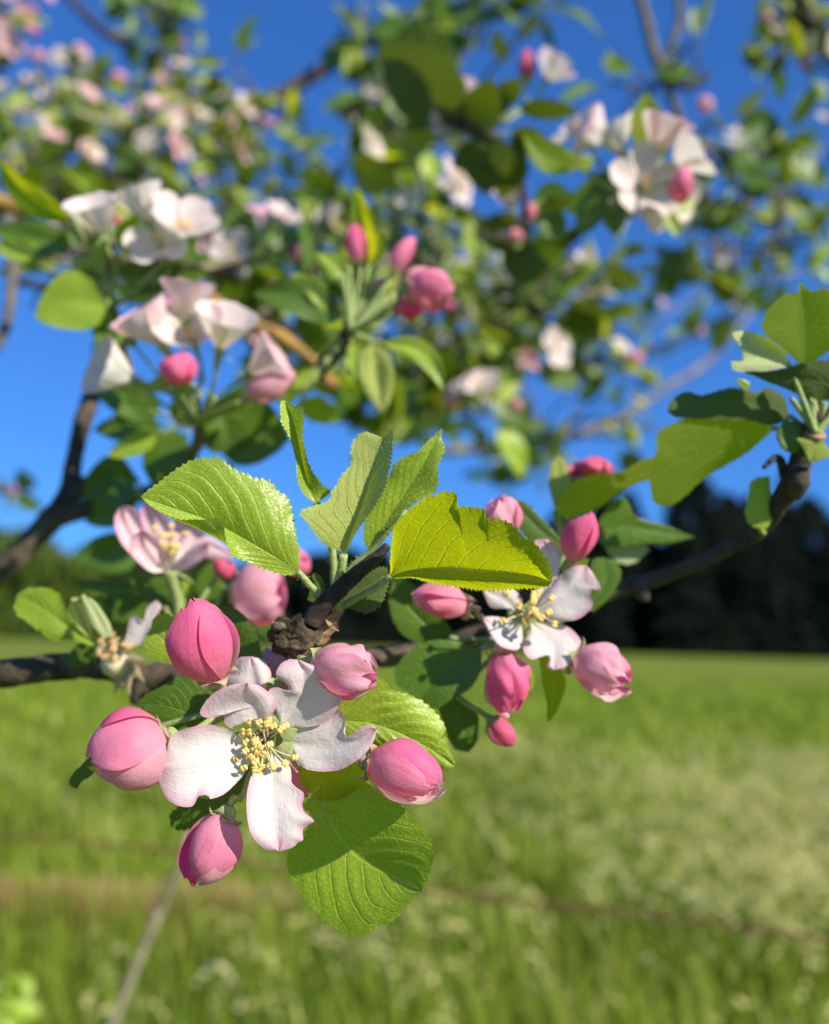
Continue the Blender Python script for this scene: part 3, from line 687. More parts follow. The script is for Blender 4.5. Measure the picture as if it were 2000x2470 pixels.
# barbed wire and the dead stalk in front of the meadow
M['rust'] = plain_mat('rusty_wire', (.11, .035, .025), (.22, .08, .055), 300, .8, 0, .0003)
def wire(pts, label):
    P = cr([(x, y, 0) for x, y, d in pts], 160); dd = cr([(x, d, 0) for x, y, d in pts], 160)[:, 1]
    V = pwn(P[:, 0], P[:, 1], dd); t = thing('barbed_wire', label, 'barbed wire', Vector(V[0]))
    L = np.r_[0, np.cumsum(np.linalg.norm(np.diff(V, axis=0), axis=1))]
    for ph in (0, math.pi):
        w = np.stack([.0012 * np.zeros_like(L), .0013 * np.cos(L * 140 + ph), .0013 * np.sin(L * 140 + ph)], 1)
        mb = MB(); mb.tube(V + w, .0013, seg=6); mb.build('wire_strand', M['rust'], t)
    s = .05
    while s < L[-1]:
        c = np.array([np.interp(s, L, V[:, k]) for k in range(3)]); mb = MB()
        a = np.linspace(0, 4 * math.pi, 22); mb.tube(np.stack([c[0] + a * .0007 - .004, c[1] + .0034 * np.cos(a), c[2] + .0034 * np.sin(a)], 1), .0011, seg=5)
        for q in ((.3, .8, .6), (-.3, -.7, -.7), (.2, -.7, .8), (-.2, .8, -.7)):
            mb.tube([tuple(c), tuple(c + np.array(q) * .013)], [.0011, .0003], seg=5)
        mb.build('barb', M['rust'], t); s += .108
wire([(-150, 2003, 1.25), (300, 2040, 1.2), (700, 2096, 1.15), (1000, 2142, 1.12), (1500, 2202, 1.08), (2150, 2284, 1.0)], 'rusty barbed wire strand stretched across in front of the meadow grass')
M['bark_dry'] = bark_mat('dry_stalk', (.24, .20, .13), (.38, .33, .22), (.46, .40, .28), 160, .0006)
t = thing('dead_stalk', 'leaning grey dead plant stalk with a swollen joint below the lowest pink bud', 'stalk', pw(240, 2520, .80))
stem('stalk', t, M['bark_dry'], FULL, [(205, 2620), (300, 2400), (365, 2240, -10), (385, 2200, -10), (430, 2100, -20), (455, 2010, -30)], 800, 4.6, 3.6, n=30, lump=.16, freq=140)
stem('joint', t, M['bark_dry'], FULL, [(362, 2245, -10), (373, 2222, -10), (384, 2200, -10)], 799, 5.0, 4.6, n=8, lump=.2, freq=200)
# leafy weed low in the corner
t = thing('weed', 'bright yellow-green leafy weed among the grass in the lowest corner', 'plant', pw(60, 2620, 1.5))
for i in range(16):
    a = rt.uniform(0, 6.28); put_leaf(t, pw(60 + rt.uniform(-110, 110), 2470 + rt.uniform(-70, 90), 1.5 + rt.uniform(-.08, .08)), camv(math.cos(a), abs(math.sin(a)) * .8 + .2, rt.uniform(-.3, .5)), camv(.3, .8, .5), 0, 1.15)
mb = MB()
for i in range(5): mb.tube([tuple(pw(60 + i * 12, 3000, 1.5)), tuple(pw(20 + i * 30, 2500, 1.5))], .002, seg=6)
mb.build('stems', M['stalk'], t)

# ================================================================ the front blossom cluster (about 17 cm away)
A = thing('blossom_cluster', 'sharp front blossom cluster with one open white flower among fat pink buds', 'blossom', pw(640, 1800, .176))
fl = MB(); c0 = pw(632, 1790, .1735)
fl.tube([tuple(pw(690, 1620, .186)), tuple(pw(665, 1700, .182)), tuple(pw(640, 1780, .177)), tuple(pw(634, 1784, .1745))], [.0009, .0009, .0018, .0024], seg=12, lump=.06, freq=900)
flower = fl.build('flower', M['stalk'], A); flower['label'] = 'open white flower with yellow stamens and nibbled petals'
FD = 173.5
PT = dict(p=1.7, n=46, k=9, rag=0.5)
blade('petal', flower, M['petal'], C1, FD, [(1150, 1055, 0), (1080, 1050, -1.2), (950, 1050, -3.2), (800, 1085, -5), (660, 1110, -5.2), (548, 1100, -4)],
      [(1130, 1030, 0), (1090, 985, -1.6), (1040, 925, -3), (985, 885, -4.6), (920, 866, -6), (850, 864, -6.5), (760, 880, -7), (690, 905, -7), (650, 935, -7), (632, 985, -6.5), (595, 1045, -5), (548, 1100, -4)],
      [(1145, 1075, 0), (1110, 1105, -1), (1090, 1155, -2), (1035, 1220, -3), (975, 1275, -4), (925, 1298, -4.2), (885, 1308, -4.4), (872, 1285, -4.4), (820, 1290, -4.4), (800, 1322, -4.6), (772, 1355, -5), (700, 1350, -5), (640, 1318, -4.6), (603, 1270, -4), (578, 1200, -3.5), (556, 1140, -4), (548, 1100, -4)], bulge=-.5, wave=.5, seed=3, tilt=(.12, .35), **PT)
blade('petal', flower, M['petal'], C1, FD, [(1262, 1030, 0), (1262, 1090, -.5), (1255, 1200, -1.5), (1260, 1350, -2.2), (1280, 1500, -2), (1300, 1622, -1)],
      [(1245, 1030, 0), (1238, 1070, -.3), (1215, 1110, -.8), (1150, 1140, -1.6), (1122, 1200, -2.4), (1104, 1290, -3), (1108, 1420, -3.6), (1125, 1500, -3.6), (1165, 1565, -3), (1225, 1610, -2), (1300, 1622, -1)],
      [(1280, 1030, 0), (1292, 1060, -.3), (1315, 1090, -.6), (1362, 1112, -1.5), (1372, 1160, -2.2), (1372, 1205, -2.6), (1400, 1235, -2.8), (1442, 1268, -3), (1447, 1300, -3), (1436, 1340, -3), (1450, 1385, -3.4), (1508, 1438, -4.4), (1470, 1465, -3.6), (1440, 1490, -3), (1442, 1555, -2.6), (1415, 1562, -2.3), (1390, 1590, -1.8), (1340, 1612, -1.2), (1300, 1622, -1)], bulge=.5, wave=.5, seed=5, tilt=(.25, .35), **PT)
blade('petal', flower, M['petal'], C2, FD, [(222, 715, .5), (300, 735, -.5), (430, 745, -2), (560, 735, -4), (690, 690, -6), (766, 640, -7)],
      [(215, 690, .5), (250, 655, 0), (330, 625, -1.2), (430, 590, -2.6), (500, 555, -3.6), (540, 530, -4.5), (566, 555, -5), (580, 605, -5), (568, 650, -5), (576, 675, -5), (600, 684, -5.2), (640, 655, -6), (690, 622, -7), (735, 617, -7.4), (766, 640, -7)],
      [(228, 735, .5), (262, 775, 0), (272, 805, -.6), (300, 850, -1.2), (340, 880, -2), (400, 893, -2.8), (480, 895, -3.6), (545, 885, -4.4), (600, 860, -5), (660, 820, -5.6), (720, 760, -6.4), (752, 700, -7), (766, 640, -7)], bulge=.3, wave=.5, seed=8, tilt=(.1, .25), **PT)
blade('petal', flower, M['petal'], C1, FD, [(1300, 905, 0), (1330, 860, -.6), (1400, 760, -2), (1450, 660, -3.6), (1450, 570, -5), (1410, 472, -4.5)],
      [(1285, 895, 0), (1290, 850, -.6), (1280, 790, -1.4), (1245, 720, -2.4), (1234, 668, -3), (1250, 645, -3.2), (1290, 640, -3.4), (1335, 657, -3.6), (1356, 645, -3.8), (1322, 600, -4.4), (1280, 572, -5), (1288, 530, -5.4), (1320, 490, -5.2), (1360, 472, -5), (1410, 472, -4.5)],
      [(1325, 915, 0), (1370, 885, -.6), (1450, 878, -2), (1530, 865, -3), (1590, 835, -4), (1640, 780, -5), (1672, 710, -6), (1688, 630, -7), (1684, 560, -7), (1640, 525, -6.6), (1560, 512, -6), (1480, 498, -5), (1410, 472, -4.5)], bulge=.8, wave=.6, seed=11, tilt=(.15, .1), **PT)
blade('petal', flower, M['petal'], C1, FD, [(1200, 885, 0), (1170, 800, -2.2), (1130, 735, -3.4), (1100, 695, -5.5), (1090, 655, -6.8), (1110, 614, -7)],
      [(1180, 890, 0), (1110, 820, -2), (1060, 815, -2.6), (1045, 850, -2.6), (1020, 885, -2.8), (975, 858, -3), (968, 800, -3.2), (950, 755, -3.6), (950, 805, -4.6), (880, 825, -5.4), (826, 800, -6), (850, 735, -6.6), (920, 665, -7), (1020, 622, -7.2), (1110, 614, -7)],
      [(1215, 880, 0), (1240, 835, -1), (1272, 770, -2), (1270, 715, -3), (1235, 670, -4), (1180, 630, -5.5), (1110, 614, -7)], bulge=.7, wave=.3, seed=13, **PT)
for i, (cx, cy, dx, dy, W, L) in enumerate(((1262, 850, .05, 1, 1.6, 3.3), (1345, 925, .75, .45, 1.5, 4.2), (1325, 1010, .6, -.75, 2.0, 5.0), (1190, 1030, -.45, -.8, 2.2, 5.0), (1085, 935, -.9, .3, 1.6, 3.4))):
    q = C1((cx, cy)); out = camv(dx, dy, .1); sepal_mesh(pw(q[0], q[1], .1722) - out * .0012, camv(0, 0, 1), out.cross(camv(0, 0, 1)), out, L / 1000, W / 1000, .45, 'sepal', flower, M['sepal'])
stamens(flower, c0 + FW * .001, camv(.0, .12, 1), 32, spread=.50, L=.0054, seed=4, scale=1.08)
# petals of the flower hidden behind it
f2 = MB(); f2.tube([tuple(pw(665, 1640, .186)), tuple(pw(640, 1665, .1815))], [.0009, .0022], seg=9); f2 = f2.build('flower', M['stalk'], A); f2['label'] = 'second flower hidden behind the front one, one pale petal showing'
blade('petal', f2, M['petal'], C1, 182, [(1180, 700, 0), (1150, 600, -1), (1130, 454, -1.5)], [(1120, 700), (1000, 640), (982, 592), (1008, 560), (1016, 500), (1060, 462), (1130, 454)], [(1220, 690), (1236, 640), (1250, 560), (1225, 500), (1190, 470), (1130, 454)], bulge=.8, wave=.3, seed=2, n=30, k=7, p=1.6)
# buds
J = (675, 1640)    # where the stalks meet, full pixels
def toC(T, p):     # full pixel -> crop
    z = T((0, 0)); s = T((1, 0))[0] - z[0]; return ((p[0] - z[0]) / s, (p[1] - z[1]) / s)
bud(A, C1, (925, 592), (775, 118), 172, 167, 6.1, ['bud', 'bud_mid', 'bud_pale', 'bud', 'bud_mid'], phase=-.25, stalk=[(965, 640, 10), (1010, 690, 16), (*toC(C1, J), 16)], sep=5, sep_curl=1.7, sep_len=4.2, sk='sepal_tan', seed=1, label='upright deep pink bud beside the dark leaf', peak=.93)
bud(A, C1, (655, 955), (165, 1090), 170, 165, 7.5, ['bud_mid', 'bud_pale', 'bud_pale', 'bud', 'bud_pale'], phase=.75, stalk=[(760, 920, 8), (950, 800, 12), (*toC(C1, J), 13)], seed=7, wide=1.35, open_=.12, label='fat half-open pale pink bud, outermost', peak=.93)
bud(A, C1, (985, 1390), (800, 1815), 172, 168, 5.2, ['bud', 'bud_pale', 'bud_mid', 'bud_pale', 'bud_mid'], phase=2.4, stalk=[(1075, 1300, 3), (1120, 1180, 6), (1190, 1000, 10), (*toC(C1, J), 13)], seed=5, sep_curl=1.9, sep_len=3.6, label='hanging rose pink bud below the open flower', peak=.93)
bud(A, C2, (705, 830), (1165, 985), 170, 166, 5.5, ['bud_pale', 'bud', 'bud_mid', 'bud_pale', 'bud'], phase=1.9, stalk=[(600, 790, 7), (400, 600, 11), (*toC(C2, J), 13)], seed=12, sep_curl=1.5, sep_len=5.0, sk='sepal_tan', label='pink bud pointing away over the big hanging leaf', peak=.93)
bud(A, C2, (385, 240), (775, 330), 174, 170, 5.0, ['bud_pale', 'bud_mid', 'bud_pale', 'bud_mid', 'bud_pale'], phase=.3, stalk=[(330, 300, 5), (*toC(C2, J), 8)], seed=4, open_=.5, wide=.95, ruffle=.16, label='half-open pink bud just beneath the broken twig', sep=4, peak=.93)
bud(A, C1, (1330, 1090), (1480, 1290), 182, 180, 3.4, ['bud_mid', 'bud'], phase=.3, stalk=[(*toC(C1, J), 4)], seed=3, sep=0, label='small pink bud peeping out behind the lowest petal')
bud(A, C1, (1330, 560), (1200, 440), 196, 200, 4.2, ['bud_pale', 'bud_pale'], phase=.3, stalk=[(*toC(C1, J), -6)], seed=3, sep=0, label='blurred mauve bud behind the open flower')
# leaves of the cluster
lf = blade('leaf', A, M['leaf'], C2, 178, [(432, 1060, 0), (480, 1180, 0), (590, 1340, .5), (720, 1440, .5), (880, 1530, -.5), (1035, 1612, -2)],
      [(400, 1020, 0), (345, 1070, .5), (322, 1110, 1), (360, 1140, .5), (378, 1190, 0), (345, 1240, 0), (322, 1300, 1), (255, 1350, 2), (230, 1430, 3), (242, 1510, 3), (300, 1610, 3), (360, 1685, 3), (430, 1765, 3), (520, 1838, 3), (600, 1873, 2.5), (680, 1885, 2), (722, 1858, 1.5), (775, 1818, 1), (835, 1808, .5), (880, 1775, 0), (960, 1690, -1), (1035, 1612, -2)],
      [(450, 1035, 0), (540, 965, -2), (660, 950, -3), (770, 1000, -4), (890, 1080, -5), (960, 1150, -5.5), (1030, 1230, -6), (1092, 1310, -6), (1108, 1390, -6), (1092, 1465, -5), (1075, 1530, -4), (1060, 1585, -3), (1035, 1612, -2)], n=170, k=14, serr=7, teeth=42, quilt=.32, wave=.3, seed=21, bulge=.5, label='big round pale green leaf hanging below the blossom')
stem('petiole', lf, M['stalk'], C2, [(432, 1062, 0), (400, 950, 3), (300, 780, 6), (*toC(C2, J), 10)], 178, .6, .7)
lf = blade('leaf', A, M['leaf_back'], C2, 174, [(300, 880, 1), (420, 890, .5), (560, 870, 0), (680, 820, -1.5), (766, 800, -2.5)],
      [(310, 840, 1), (450, 780, 0), (600, 745, -2), (700, 745, -3), (745, 760, -3), (766, 800, -2.5)], [(296, 900, 1), (318, 975, 1), (380, 1030, .8), (480, 1072, .4), (570, 1050, 0), (640, 1010, -.5), (700, 960, -1), (722, 900, -1.5), (766, 800, -2.5)], top=False, n=90, k=9, serr=9, teeth=20, quilt=.3, wave=.3, seed=22, tilt=(-.04, -.12), label='small olive leaf lit from behind under the right-hand petal')
stem('petiole', lf, M['stalk'], C2, [(300, 880, 1), (250, 780, 5), (*toC(C2, J), 12)], 174, .5, .6)
lf = blade('leaf', A, M['leaf'], C2, 184, [(480, 590, 0), (580, 592, 0), (740, 610, 0), (900, 665, 0), (1060, 745, .5), (1160, 810, 1), (1235, 862, 1.5)],
      [(490, 560, 0), (560, 490, 0), (640, 430, 0), (700, 370, 0), (755, 335, 0), (820, 362, 0), (870, 412, 0), (960, 432, 0), (1050, 485, .5), (1130, 560, 1), (1178, 640, 1), (1150, 700, 1), (1188, 690, 1), (1196, 755, 1), (1228, 825, 1), (1235, 862, 1.5)],
      [(490, 610, 0), (560, 660, .5), (700, 740, 1), (830, 790, 1.5), (960, 830, 1.5), (1080, 865, 1.5), (1165, 892, 1.5), (1215, 885, 1.5), (1235, 862, 1.5)], n=80, k=11, serr=5.25, teeth=26, quilt=.7, wave=.7, seed=23, bulge=.4, label='crinkled pale green leaf behind the right-hand petals')
stem('petiole', lf, M['stalk'], C2, [(480, 590, 0), (380, 480, 1), (*toC(C2, J), 4)], 184, .6, .7)
lf = blade('leaf', A, M['leaf_dark'], C1, 190, [(900, 850, 0), (780, 800, 0), (620, 750, 0), (445, 735, 1)], [(905, 800, 0), (895, 660, 0), (850, 600, 0), (780, 575, 0), (680, 582, 0), (590, 635, 0), (500, 685, .5), (445, 735, 1)], [(895, 880, 0), (820, 905, 0), (700, 920, 0), (610, 880, .5), (520, 800, .5), (445, 735, 1)], n=56, k=8, serr=4.375, teeth=20, quilt=.3, seed=24, label='dark green leaf in shade behind the open flower')
stem('petiole', lf, M['stalk'], C1, [(900, 850, 0), (1050, 780, -2), (*toC(C1, J), -3)], 190, .6, .7)
lf = blade('leaf', A, M['leaf_dark'], C1, 192, [(1000, 580, 0), (1060, 450, 0), (1040, 300, 0), (975, 150, 0)], [(990, 570, 0), (900, 450, 0), (870, 330, 0), (900, 220, 0), (935, 170, 0), (975, 150, 0)], [(1060, 580, 0), (1185, 500, -2), (1192, 440, -2), (1180, 370, -1.5), (1140, 275, -1), (1070, 190, 0), (1020, 158, 0), (975, 150, 0)], n=60, k=8, serr=4.375, teeth=26, quilt=.3, seed=25, label='dark green leaf with pale veins between the upright bud and the twig stub')
stem('petiole', lf, M['stalk'], C1, [(1000, 580, 0), (1100, 620, -4), (*toC(C1, J), -6)], 192, .6, .7)
lf = blade('leaf', A, M['leaf'], C1, 186, [(800, 470, 0), (660, 400, 0), (540, 300, 0)], [(780, 520, 0), (680, 510, 0), (560, 480, 0), (497, 430, 0), (488, 380, 0), (510, 310, 0), (540, 300, 0)], [(800, 360, 0), (700, 260, 0), (640, 205, 0), (600, 195, 0), (560, 215, 0), (535, 260, 0), (540, 300, 0)], n=40, k=7, serr=5.25, teeth=14, quilt=.3, seed=26, label='small serrated leaf half hidden behind the upright pink bud')
lf = blade('leaf', A, M['leaf_dark'], C1, 184, [(1120, 1120, 0), (980, 1250, 0), (800, 1390, 0), (650, 1440, 0)], [(1090, 1120, 0), (960, 1230, 0), (860, 1285, 0), (780, 1300, -.5), (700, 1350, -.5), (640, 1405, 0), (650, 1440, 0)], [(1130, 1200, 0), (1060, 1310, .5), (930, 1390, .5), (800, 1480, .5), (700, 1492, .5), (650, 1470, 0), (650, 1440, 0)], n=50, k=7, serr=7, teeth=18, quilt=.3, seed=27, label='dark curled leaf behind the hanging bud')
stem('petiole', lf, M['stalk'], C1, [(1120, 1120, 0), (1200, 960, -1), (*toC(C1, J), -1)], 184, .6, .7)
lf = blade('leaf', A, M['leaf_dark'], C1, 186, [(260, 1010, 0), (150, 1100, 0), (60, 1235, 0)], [(200, 1010, 0), (120, 1100, 0), (60, 1160, 0), (42, 1215, 0), (60, 1235, 0)], [(280, 1080, 0), (170, 1170, 0), (120, 1200, 0), (90, 1245, 0), (60, 1235, 0)], n=30, k=6, serr=5.25, teeth=10, seed=28, label='tip of a dark leaf poking out past the outermost bud')
stem('petiole', lf, M['stalk'], C1, [(260, 1010, 0), (500, 900, 4), (900, 780, 2), (*toC(C1, J), 0)], 186, .6, .7)
for o in [c for c in A.children]: pass

# ---------------------------------------------------------------- broken twig with its knobbly stub
B = thing('broken_twig', 'short dark broken twig with a knobbly stub above the front blossom', 'twig', pw(700, 1600, .184))
P = cr(np.array([C3((x, y, z)) for x, y, z in ((1240, 1370, 0), (1290, 1290, -.5), (1400, 1180, -1.5), (1520, 1070, -2.5), (1640, 970, -3.5), (1700, 908, -4))]), 60)
V = pwn(P[:, 0], P[:, 1], (181 + P[:, 2]) / 1000); R = np.interp(np.linspace(0, 1, 60), [0, .15, .5, .85, 1], [.0022, .0020, .00175, .0013, .0009])
mb = MB(); mb.tube(V, R, seg=22, lump=.10, freq=700, seed=3); mb.build('twig', M['twig'], B)
def blob(name, parent, mat, c, r, T, lump, freq, seed, crater=None, sub=4, sc=(1, 1, 1)):
    import bmesh
    bm = bmesh.new(); bmesh.ops.create_icosphere(bm, subdivisions=sub, radius=1.0)
    V = []
    for v in bm.verts:
        q = v.co.copy(); d = q.normalized(); f = 1 + lump * mnoise.fractal(d * freq + Vector((seed, 3, 1)), .9, 2.1, 4)
        if crater: f -= crater[3] * max(0, 1 - (d - Vector(crater[:3]).normalized()).length / crater[4]) ** .7
        w = RT * d.x * sc[0] + UP * d.y * sc[1] - FW * d.z * sc[2]; V.append(tuple(c + w * r * f))
    fs = [tuple(v.index for v in f.verts) for f in bm.faces]; bm.free(); return mesh_obj(name, V, fs, mat, parent)
q = C3((1140, 1455)); blob('stub', B, M['stub'], pw(*q, .1815), .0043, C3, .34, 1.9, 4, crater=(-.1, .35, 1, .42, .75), sub=5, sc=(1.18, .98, .8))
q = C3((1235, 1450)); blob('stub', B, M['stub'], pw(*q, .1835), .0026, C3, .3, 2.1, 9, sub=4)
stem('stump_base', B, M['green_bark'], C3, [(1135, 1480, 0), (1165, 1560, 1), (1200, 1640, 3), (1230, 1720, 6)], 183.5, 2.9, 2.9, n=20, seg=20, lump=.08, freq=600)
for i, (x0, y0, x1, y1, w) in enumerate(((1250, 1440, 1400, 1400, 70), (1290, 1400, 1440, 1300, 60), (1230, 1480, 1360, 1460, 60), (1330, 1330, 1410, 1420, 50), (1040, 1400, 1020, 1350, 55), (1270, 1500, 1400, 1380, 44))):
    leafbt(B, C3, (x0, y0), (x1, y1), 183 - i * .3, 181.5, w, 'leaf', n=12, k=3, serr=0, fold=.7, seed=i, name='bud_scale', quilt=0).data.materials[0] = M['scale']
q = C3((1045, 1390)); blob('stub', B, M['bark_lichen'], pw(*q, .1790), .0012, C3, .4, 2, 2, sub=3, sc=(1.3, .8, .6))

# ---------------------------------------------------------------- rosette of leaves above the twig
D = thing('leafy_shoot', 'fresh rosette of serrated green leaves rising from behind the broken twig', 'leafy shoot', pw(820, 1480, .186))
JR = (1390, 1290)
lf = blade('leaf', D, M['leaf'], C3, 175, [(1162, 1062, 0), (1040, 985, -.5), (880, 890, -1), (740, 815, -.5), (590, 745, -1.5), (400, 680, -2.5), (225, 615, -3)],
      [[(1164, 1055, 0), (1120, 960, -.5), (1010, 790, -1.5), (860, 680, -2), (680, 590, -2.5), (420, 570, -3), (225, 615, -3)],
       [(1166, 1050, 0), (1172, 950, 0), (1150, 830, 0), (1130, 720, 1), (1105, 630, 1), (1040, 575, .5), (985, 515, 0), (925, 505, -.5), (850, 478, -1), (770, 442, -1.5), (700, 385, -2), (600, 382, -2.5), (520, 402, -2.5), (435, 450, -3), (330, 530, -3), (270, 570, -3), (225, 615, -3)]],
      [[(1150, 1070, 0), (1010, 1020, -.5), (850, 960, -1.5), (720, 890, -3), (590, 820, -3.6), (400, 735, -3.5), (225, 615, -3)],
       [(1145, 1082, 0), (1080, 1082, -.5), (960, 1050, -1), (860, 1005, -2), (770, 965, -4), (735, 880, -5.8), (700, 755, -6.2), (595, 752, -6), (440, 748, -5), (330, 700, -4), (262, 655, -3.5), (225, 615, -3)]], n=160, k=16, serr=7.875, teeth=34, quilt=.28, wave=.15, seed=31, label='large sunlit leaf with a folded edge, spreading towards the pink flower')
stem('petiole', lf, M['stalk'], C3, [(1162, 1062, 0), (1230, 1140, 3), (1300, 1215, 6), (*JR, 9)], 175, .65, .95)
lf = blade('leaf', D, M['leaf_back'], C4, 181, [(212, 790, 0), (300, 765, 0), (500, 752, 0), (740, 765, 0), (980, 785, 0), (1115, 818, 0)],
      [(213, 780), (212, 690), (218, 600), (235, 510), (300, 430), (390, 360), (480, 322), (545, 315), (585, 335), (580, 395), (640, 398), (735, 415), (750, 458), (860, 480), (930, 530), (950, 562), (1010, 595), (1060, 650), (1095, 705), (1113, 765), (1115, 818)],
      [(230, 800), (340, 798), (460, 830), (600, 850), (720, 868), (860, 862), (1000, 856), (1080, 850), (1115, 818)], top=False, n=160, k=14, serr=8, teeth=38, quilt=.14, bulge=.9, wave=.2, tilt=(-.28, -.98), seed=32, label='broad yellow-green leaf glowing with sun behind it, above the second flower')
stem('petiole', lf, M['stalk'], C4, [(212, 790, 0), (130, 850, 1), (*toC(C4, C3(JR)[:2]), 4)], 181, .6, .9)
lf = blade('leaf', D, M['leaf'], C3, 180, [(1275, 655, 0), (1225, 560, 0), (1190, 420, -1), (1160, 280, -1.5), (1120, 140, -1), (1085, 35, 0)],
      [(1265, 660, 0), (1200, 600, -1), (1160, 520, -2), (1150, 400, -2.5), (1115, 270, -3), (1072, 190, -3), (1058, 110, -2.5), (1060, 50, -1), (1085, 35, 0)],
      [(1370, 585, 1), (1300, 535, -1), (1235, 430, -3), (1205, 330, -4), (1190, 240, -4.5), (1200, 140, -4.5), (1185, 62, -3.5), (1130, 70, -2), (1085, 35, 0)], n=80, k=9, serr=7, teeth=30, quilt=.2, wave=.3, seed=33, label='narrow upright leaf folded lengthwise with pale toothed edges')
stem('petiole', lf, M['stalk'], C3, [(1275, 655, 0), (1330, 800, 2), (1370, 950, 4), (1380, 1130, 5), (*JR, 6)], 180, .75, .9)
lf = blade('leaf', D, M['leaf_wool'], C3, 178, [(1435, 960, 0), (1480, 830, 0), (1550, 640, 0), (1600, 470, 0), (1655, 330, .5), (1712, 205, 1)],
      [(1425, 950, 0), (1340, 910, -1), (1290, 870, -2), (1230, 790, -3), (1176, 706, -3.5), (1250, 672, -2.5), (1345, 635, -1.5), (1375, 565, -1), (1430, 480, 0), (1478, 415, 1), (1480, 330, 2), (1510, 260, 3), (1560, 228, 3), (1640, 250, 2.5), (1670, 270, 2), (1712, 205, 1)],
      [(1450, 960, 0), (1500, 850, -2.5), (1570, 745, -4), (1640, 650, -5), (1680, 570, -5), (1705, 480, -4.6), (1722, 390, -4), (1732, 300, -2.5), (1730, 230, -1), (1712, 205, 1)], top=False, n=90, k=11, serr=7, teeth=28, quilt=.25, seed=34, label='upright young leaf showing its pale woolly underside')
stem('petiole', lf, M['stalk'], C3, [(1435, 960, 0), (1420, 1060, 1), (1400, 1150, 3), (*JR, 6)], 178, .95, 1.1)
lf = blade('leaf', D, M['leaf'], C4, 182, [(100, 655, 0), (180, 500, 0), (290, 330, 0), (390, 170, -.5), (504, -38, 0)],
      [(92, 650, 0), (62, 570, .5), (80, 440, .8), (140, 330, .8), (200, 240, .8), (232, 165, 0), (290, 118, -.5), (370, 85, -1), (440, 15, -.5), (504, -38, 0)],
      [(120, 625, 0), (200, 520, -1), (280, 440, -2), (360, 370, -2.6), (460, 318, -3), (482, 250, -3), (478, 190, -2.6), (500, 120, -2), (516, 62, -1), (498, 20, 0), (504, -38, 0)], n=90, k=10, serr=6.3, teeth=26, quilt=.35, seed=35, wave=.2, label='upright hairy green leaf just behind the glowing leaf')
stem('petiole', lf, M['stalk'], C4, [(300, 420, -2), (200, 540, 0), (100, 650, 2), (-20, 760, 3), (*toC(C4, C3(JR)[:2]), 4)], 180, .45, 1.0)
lf = blade('leaf', D, M['leaf_dark'], C3, 186, [(1400, 1245, 0), (1520, 1190, 0), (1700, 1065, 0)], [(1400, 1235, 0), (1500, 1140, 0), (1590, 1070, -.5), (1650, 1038, -.5), (1695, 1040, 0), (1700, 1065, 0)], [(1410, 1262, 0), (1500, 1296, -1), (1590, 1312, -1.5), (1660, 1265, -1.5), (1690, 1190, -1), (1708, 1130, -.5), (1700, 1065, 0)], top=False, n=56, k=7, serr=8.75, teeth=18, quilt=.3, seed=36, label='small dark toothed leaf under the broken twig')
lf = blade('leaf', D, M['leaf_dark'], C3, 186, [(1320, 1190, 0), (1290, 1130, 0), (1262, 1068, 0)], [(1300, 1190, 0), (1265, 1130, 0), (1244, 1090, 0), (1262, 1068, 0)], [(1330, 1180, 0), (1315, 1120, -.6), (1290, 1085, -.6), (1262, 1068, 0)], n=20, k=4, serr=5.25, teeth=6, seed=37, label='tiny stipule leaf beside the leaf stalks')
lf = blade('leaf', D, M['leaf_dark'], C3, 187, [(1310, 1230, 0), (1260, 1222, 0), (1218, 1230, 0)], [(1300, 1250, 0), (1250, 1245, 0), (1218, 1230, 0)], [(1310, 1200, 0), (1245, 1185, 0), (1218, 1230, 0)], n=20, k=4, serr=5.25, teeth=6, seed=38)
stem('shoot_base', D, M['green_bark'], C3, [(1395, 1200, 0), (1390, 1290, 1), (1350, 1380, 2), (1290, 1470, 3), (1230, 1540, 4)], 185, 1.3, 1.8, n=16, lump=.12, freq=900)

for o in list(D.children):
    lab = o.get('label', '')
    if 'woolly' in lab: fuzz(o, 260, .0004, 1)
    elif 'hairy' in lab: fuzz(o, 260, .0006, 2)
    elif 'narrow upright' in lab: fuzz(o, 120, .0005, 3)
    for c in list(o.children):
        if c.name.startswith('petiole'): fuzz(c, 160, .0007, 4)
for o in list(A.children):
    if o.name.startswith('bud'): fuzz(o, 160, .0004, 5)

# ================================================================ the second cluster, at the right of the first (about 20 cm away)
E = thing('blossom_cluster', 'second blossom cluster under the glowing leaf, its white flower against the dark wood', 'blossom', pw(1290, 1530, .205))
JE = (880, 1130)
def est(pts, r=.7): return pts
f = MB(); f.tube([tuple(pw(*C4((860, 1200)), .214)), tuple(pw(*C4((920, 1120)), .209)), tuple(pw(*C4((965, 1030)), .2055))], [.0009, .0012, .0024], seg=10); fe = f.build('flower', M['stalk'], E); fe['label'] = 'open white flower with two petals hanging down'
PE = dict(p=1.6, n=36, k=8, rag=.4)
blade('petal', fe, M['petal'], C4, 203, [(1030, 990, 0), (1120, 950, -2), (1200, 880, -3), (1260, 800, -4), (1310, 727, -4)], [(1020, 975, 0), (1050, 930, -.5), (1095, 860, -1), (1160, 800, -2), (1190, 755, -3), (1250, 728, -4), (1310, 727, -4)], [(1040, 1005, 0), (1080, 1020, -1), (1130, 1034, -2), (1190, 1038, -3), (1265, 1024, -4), (1322, 980, -5), (1344, 935, -5), (1328, 885, -5), (1345, 858, -5), (1382, 870, -5.4), (1380, 832, -5.4), (1350, 780, -5), (1310, 727, -4)], bulge=.4, wave=.5, seed=1, tilt=(.1, .2), **PE)
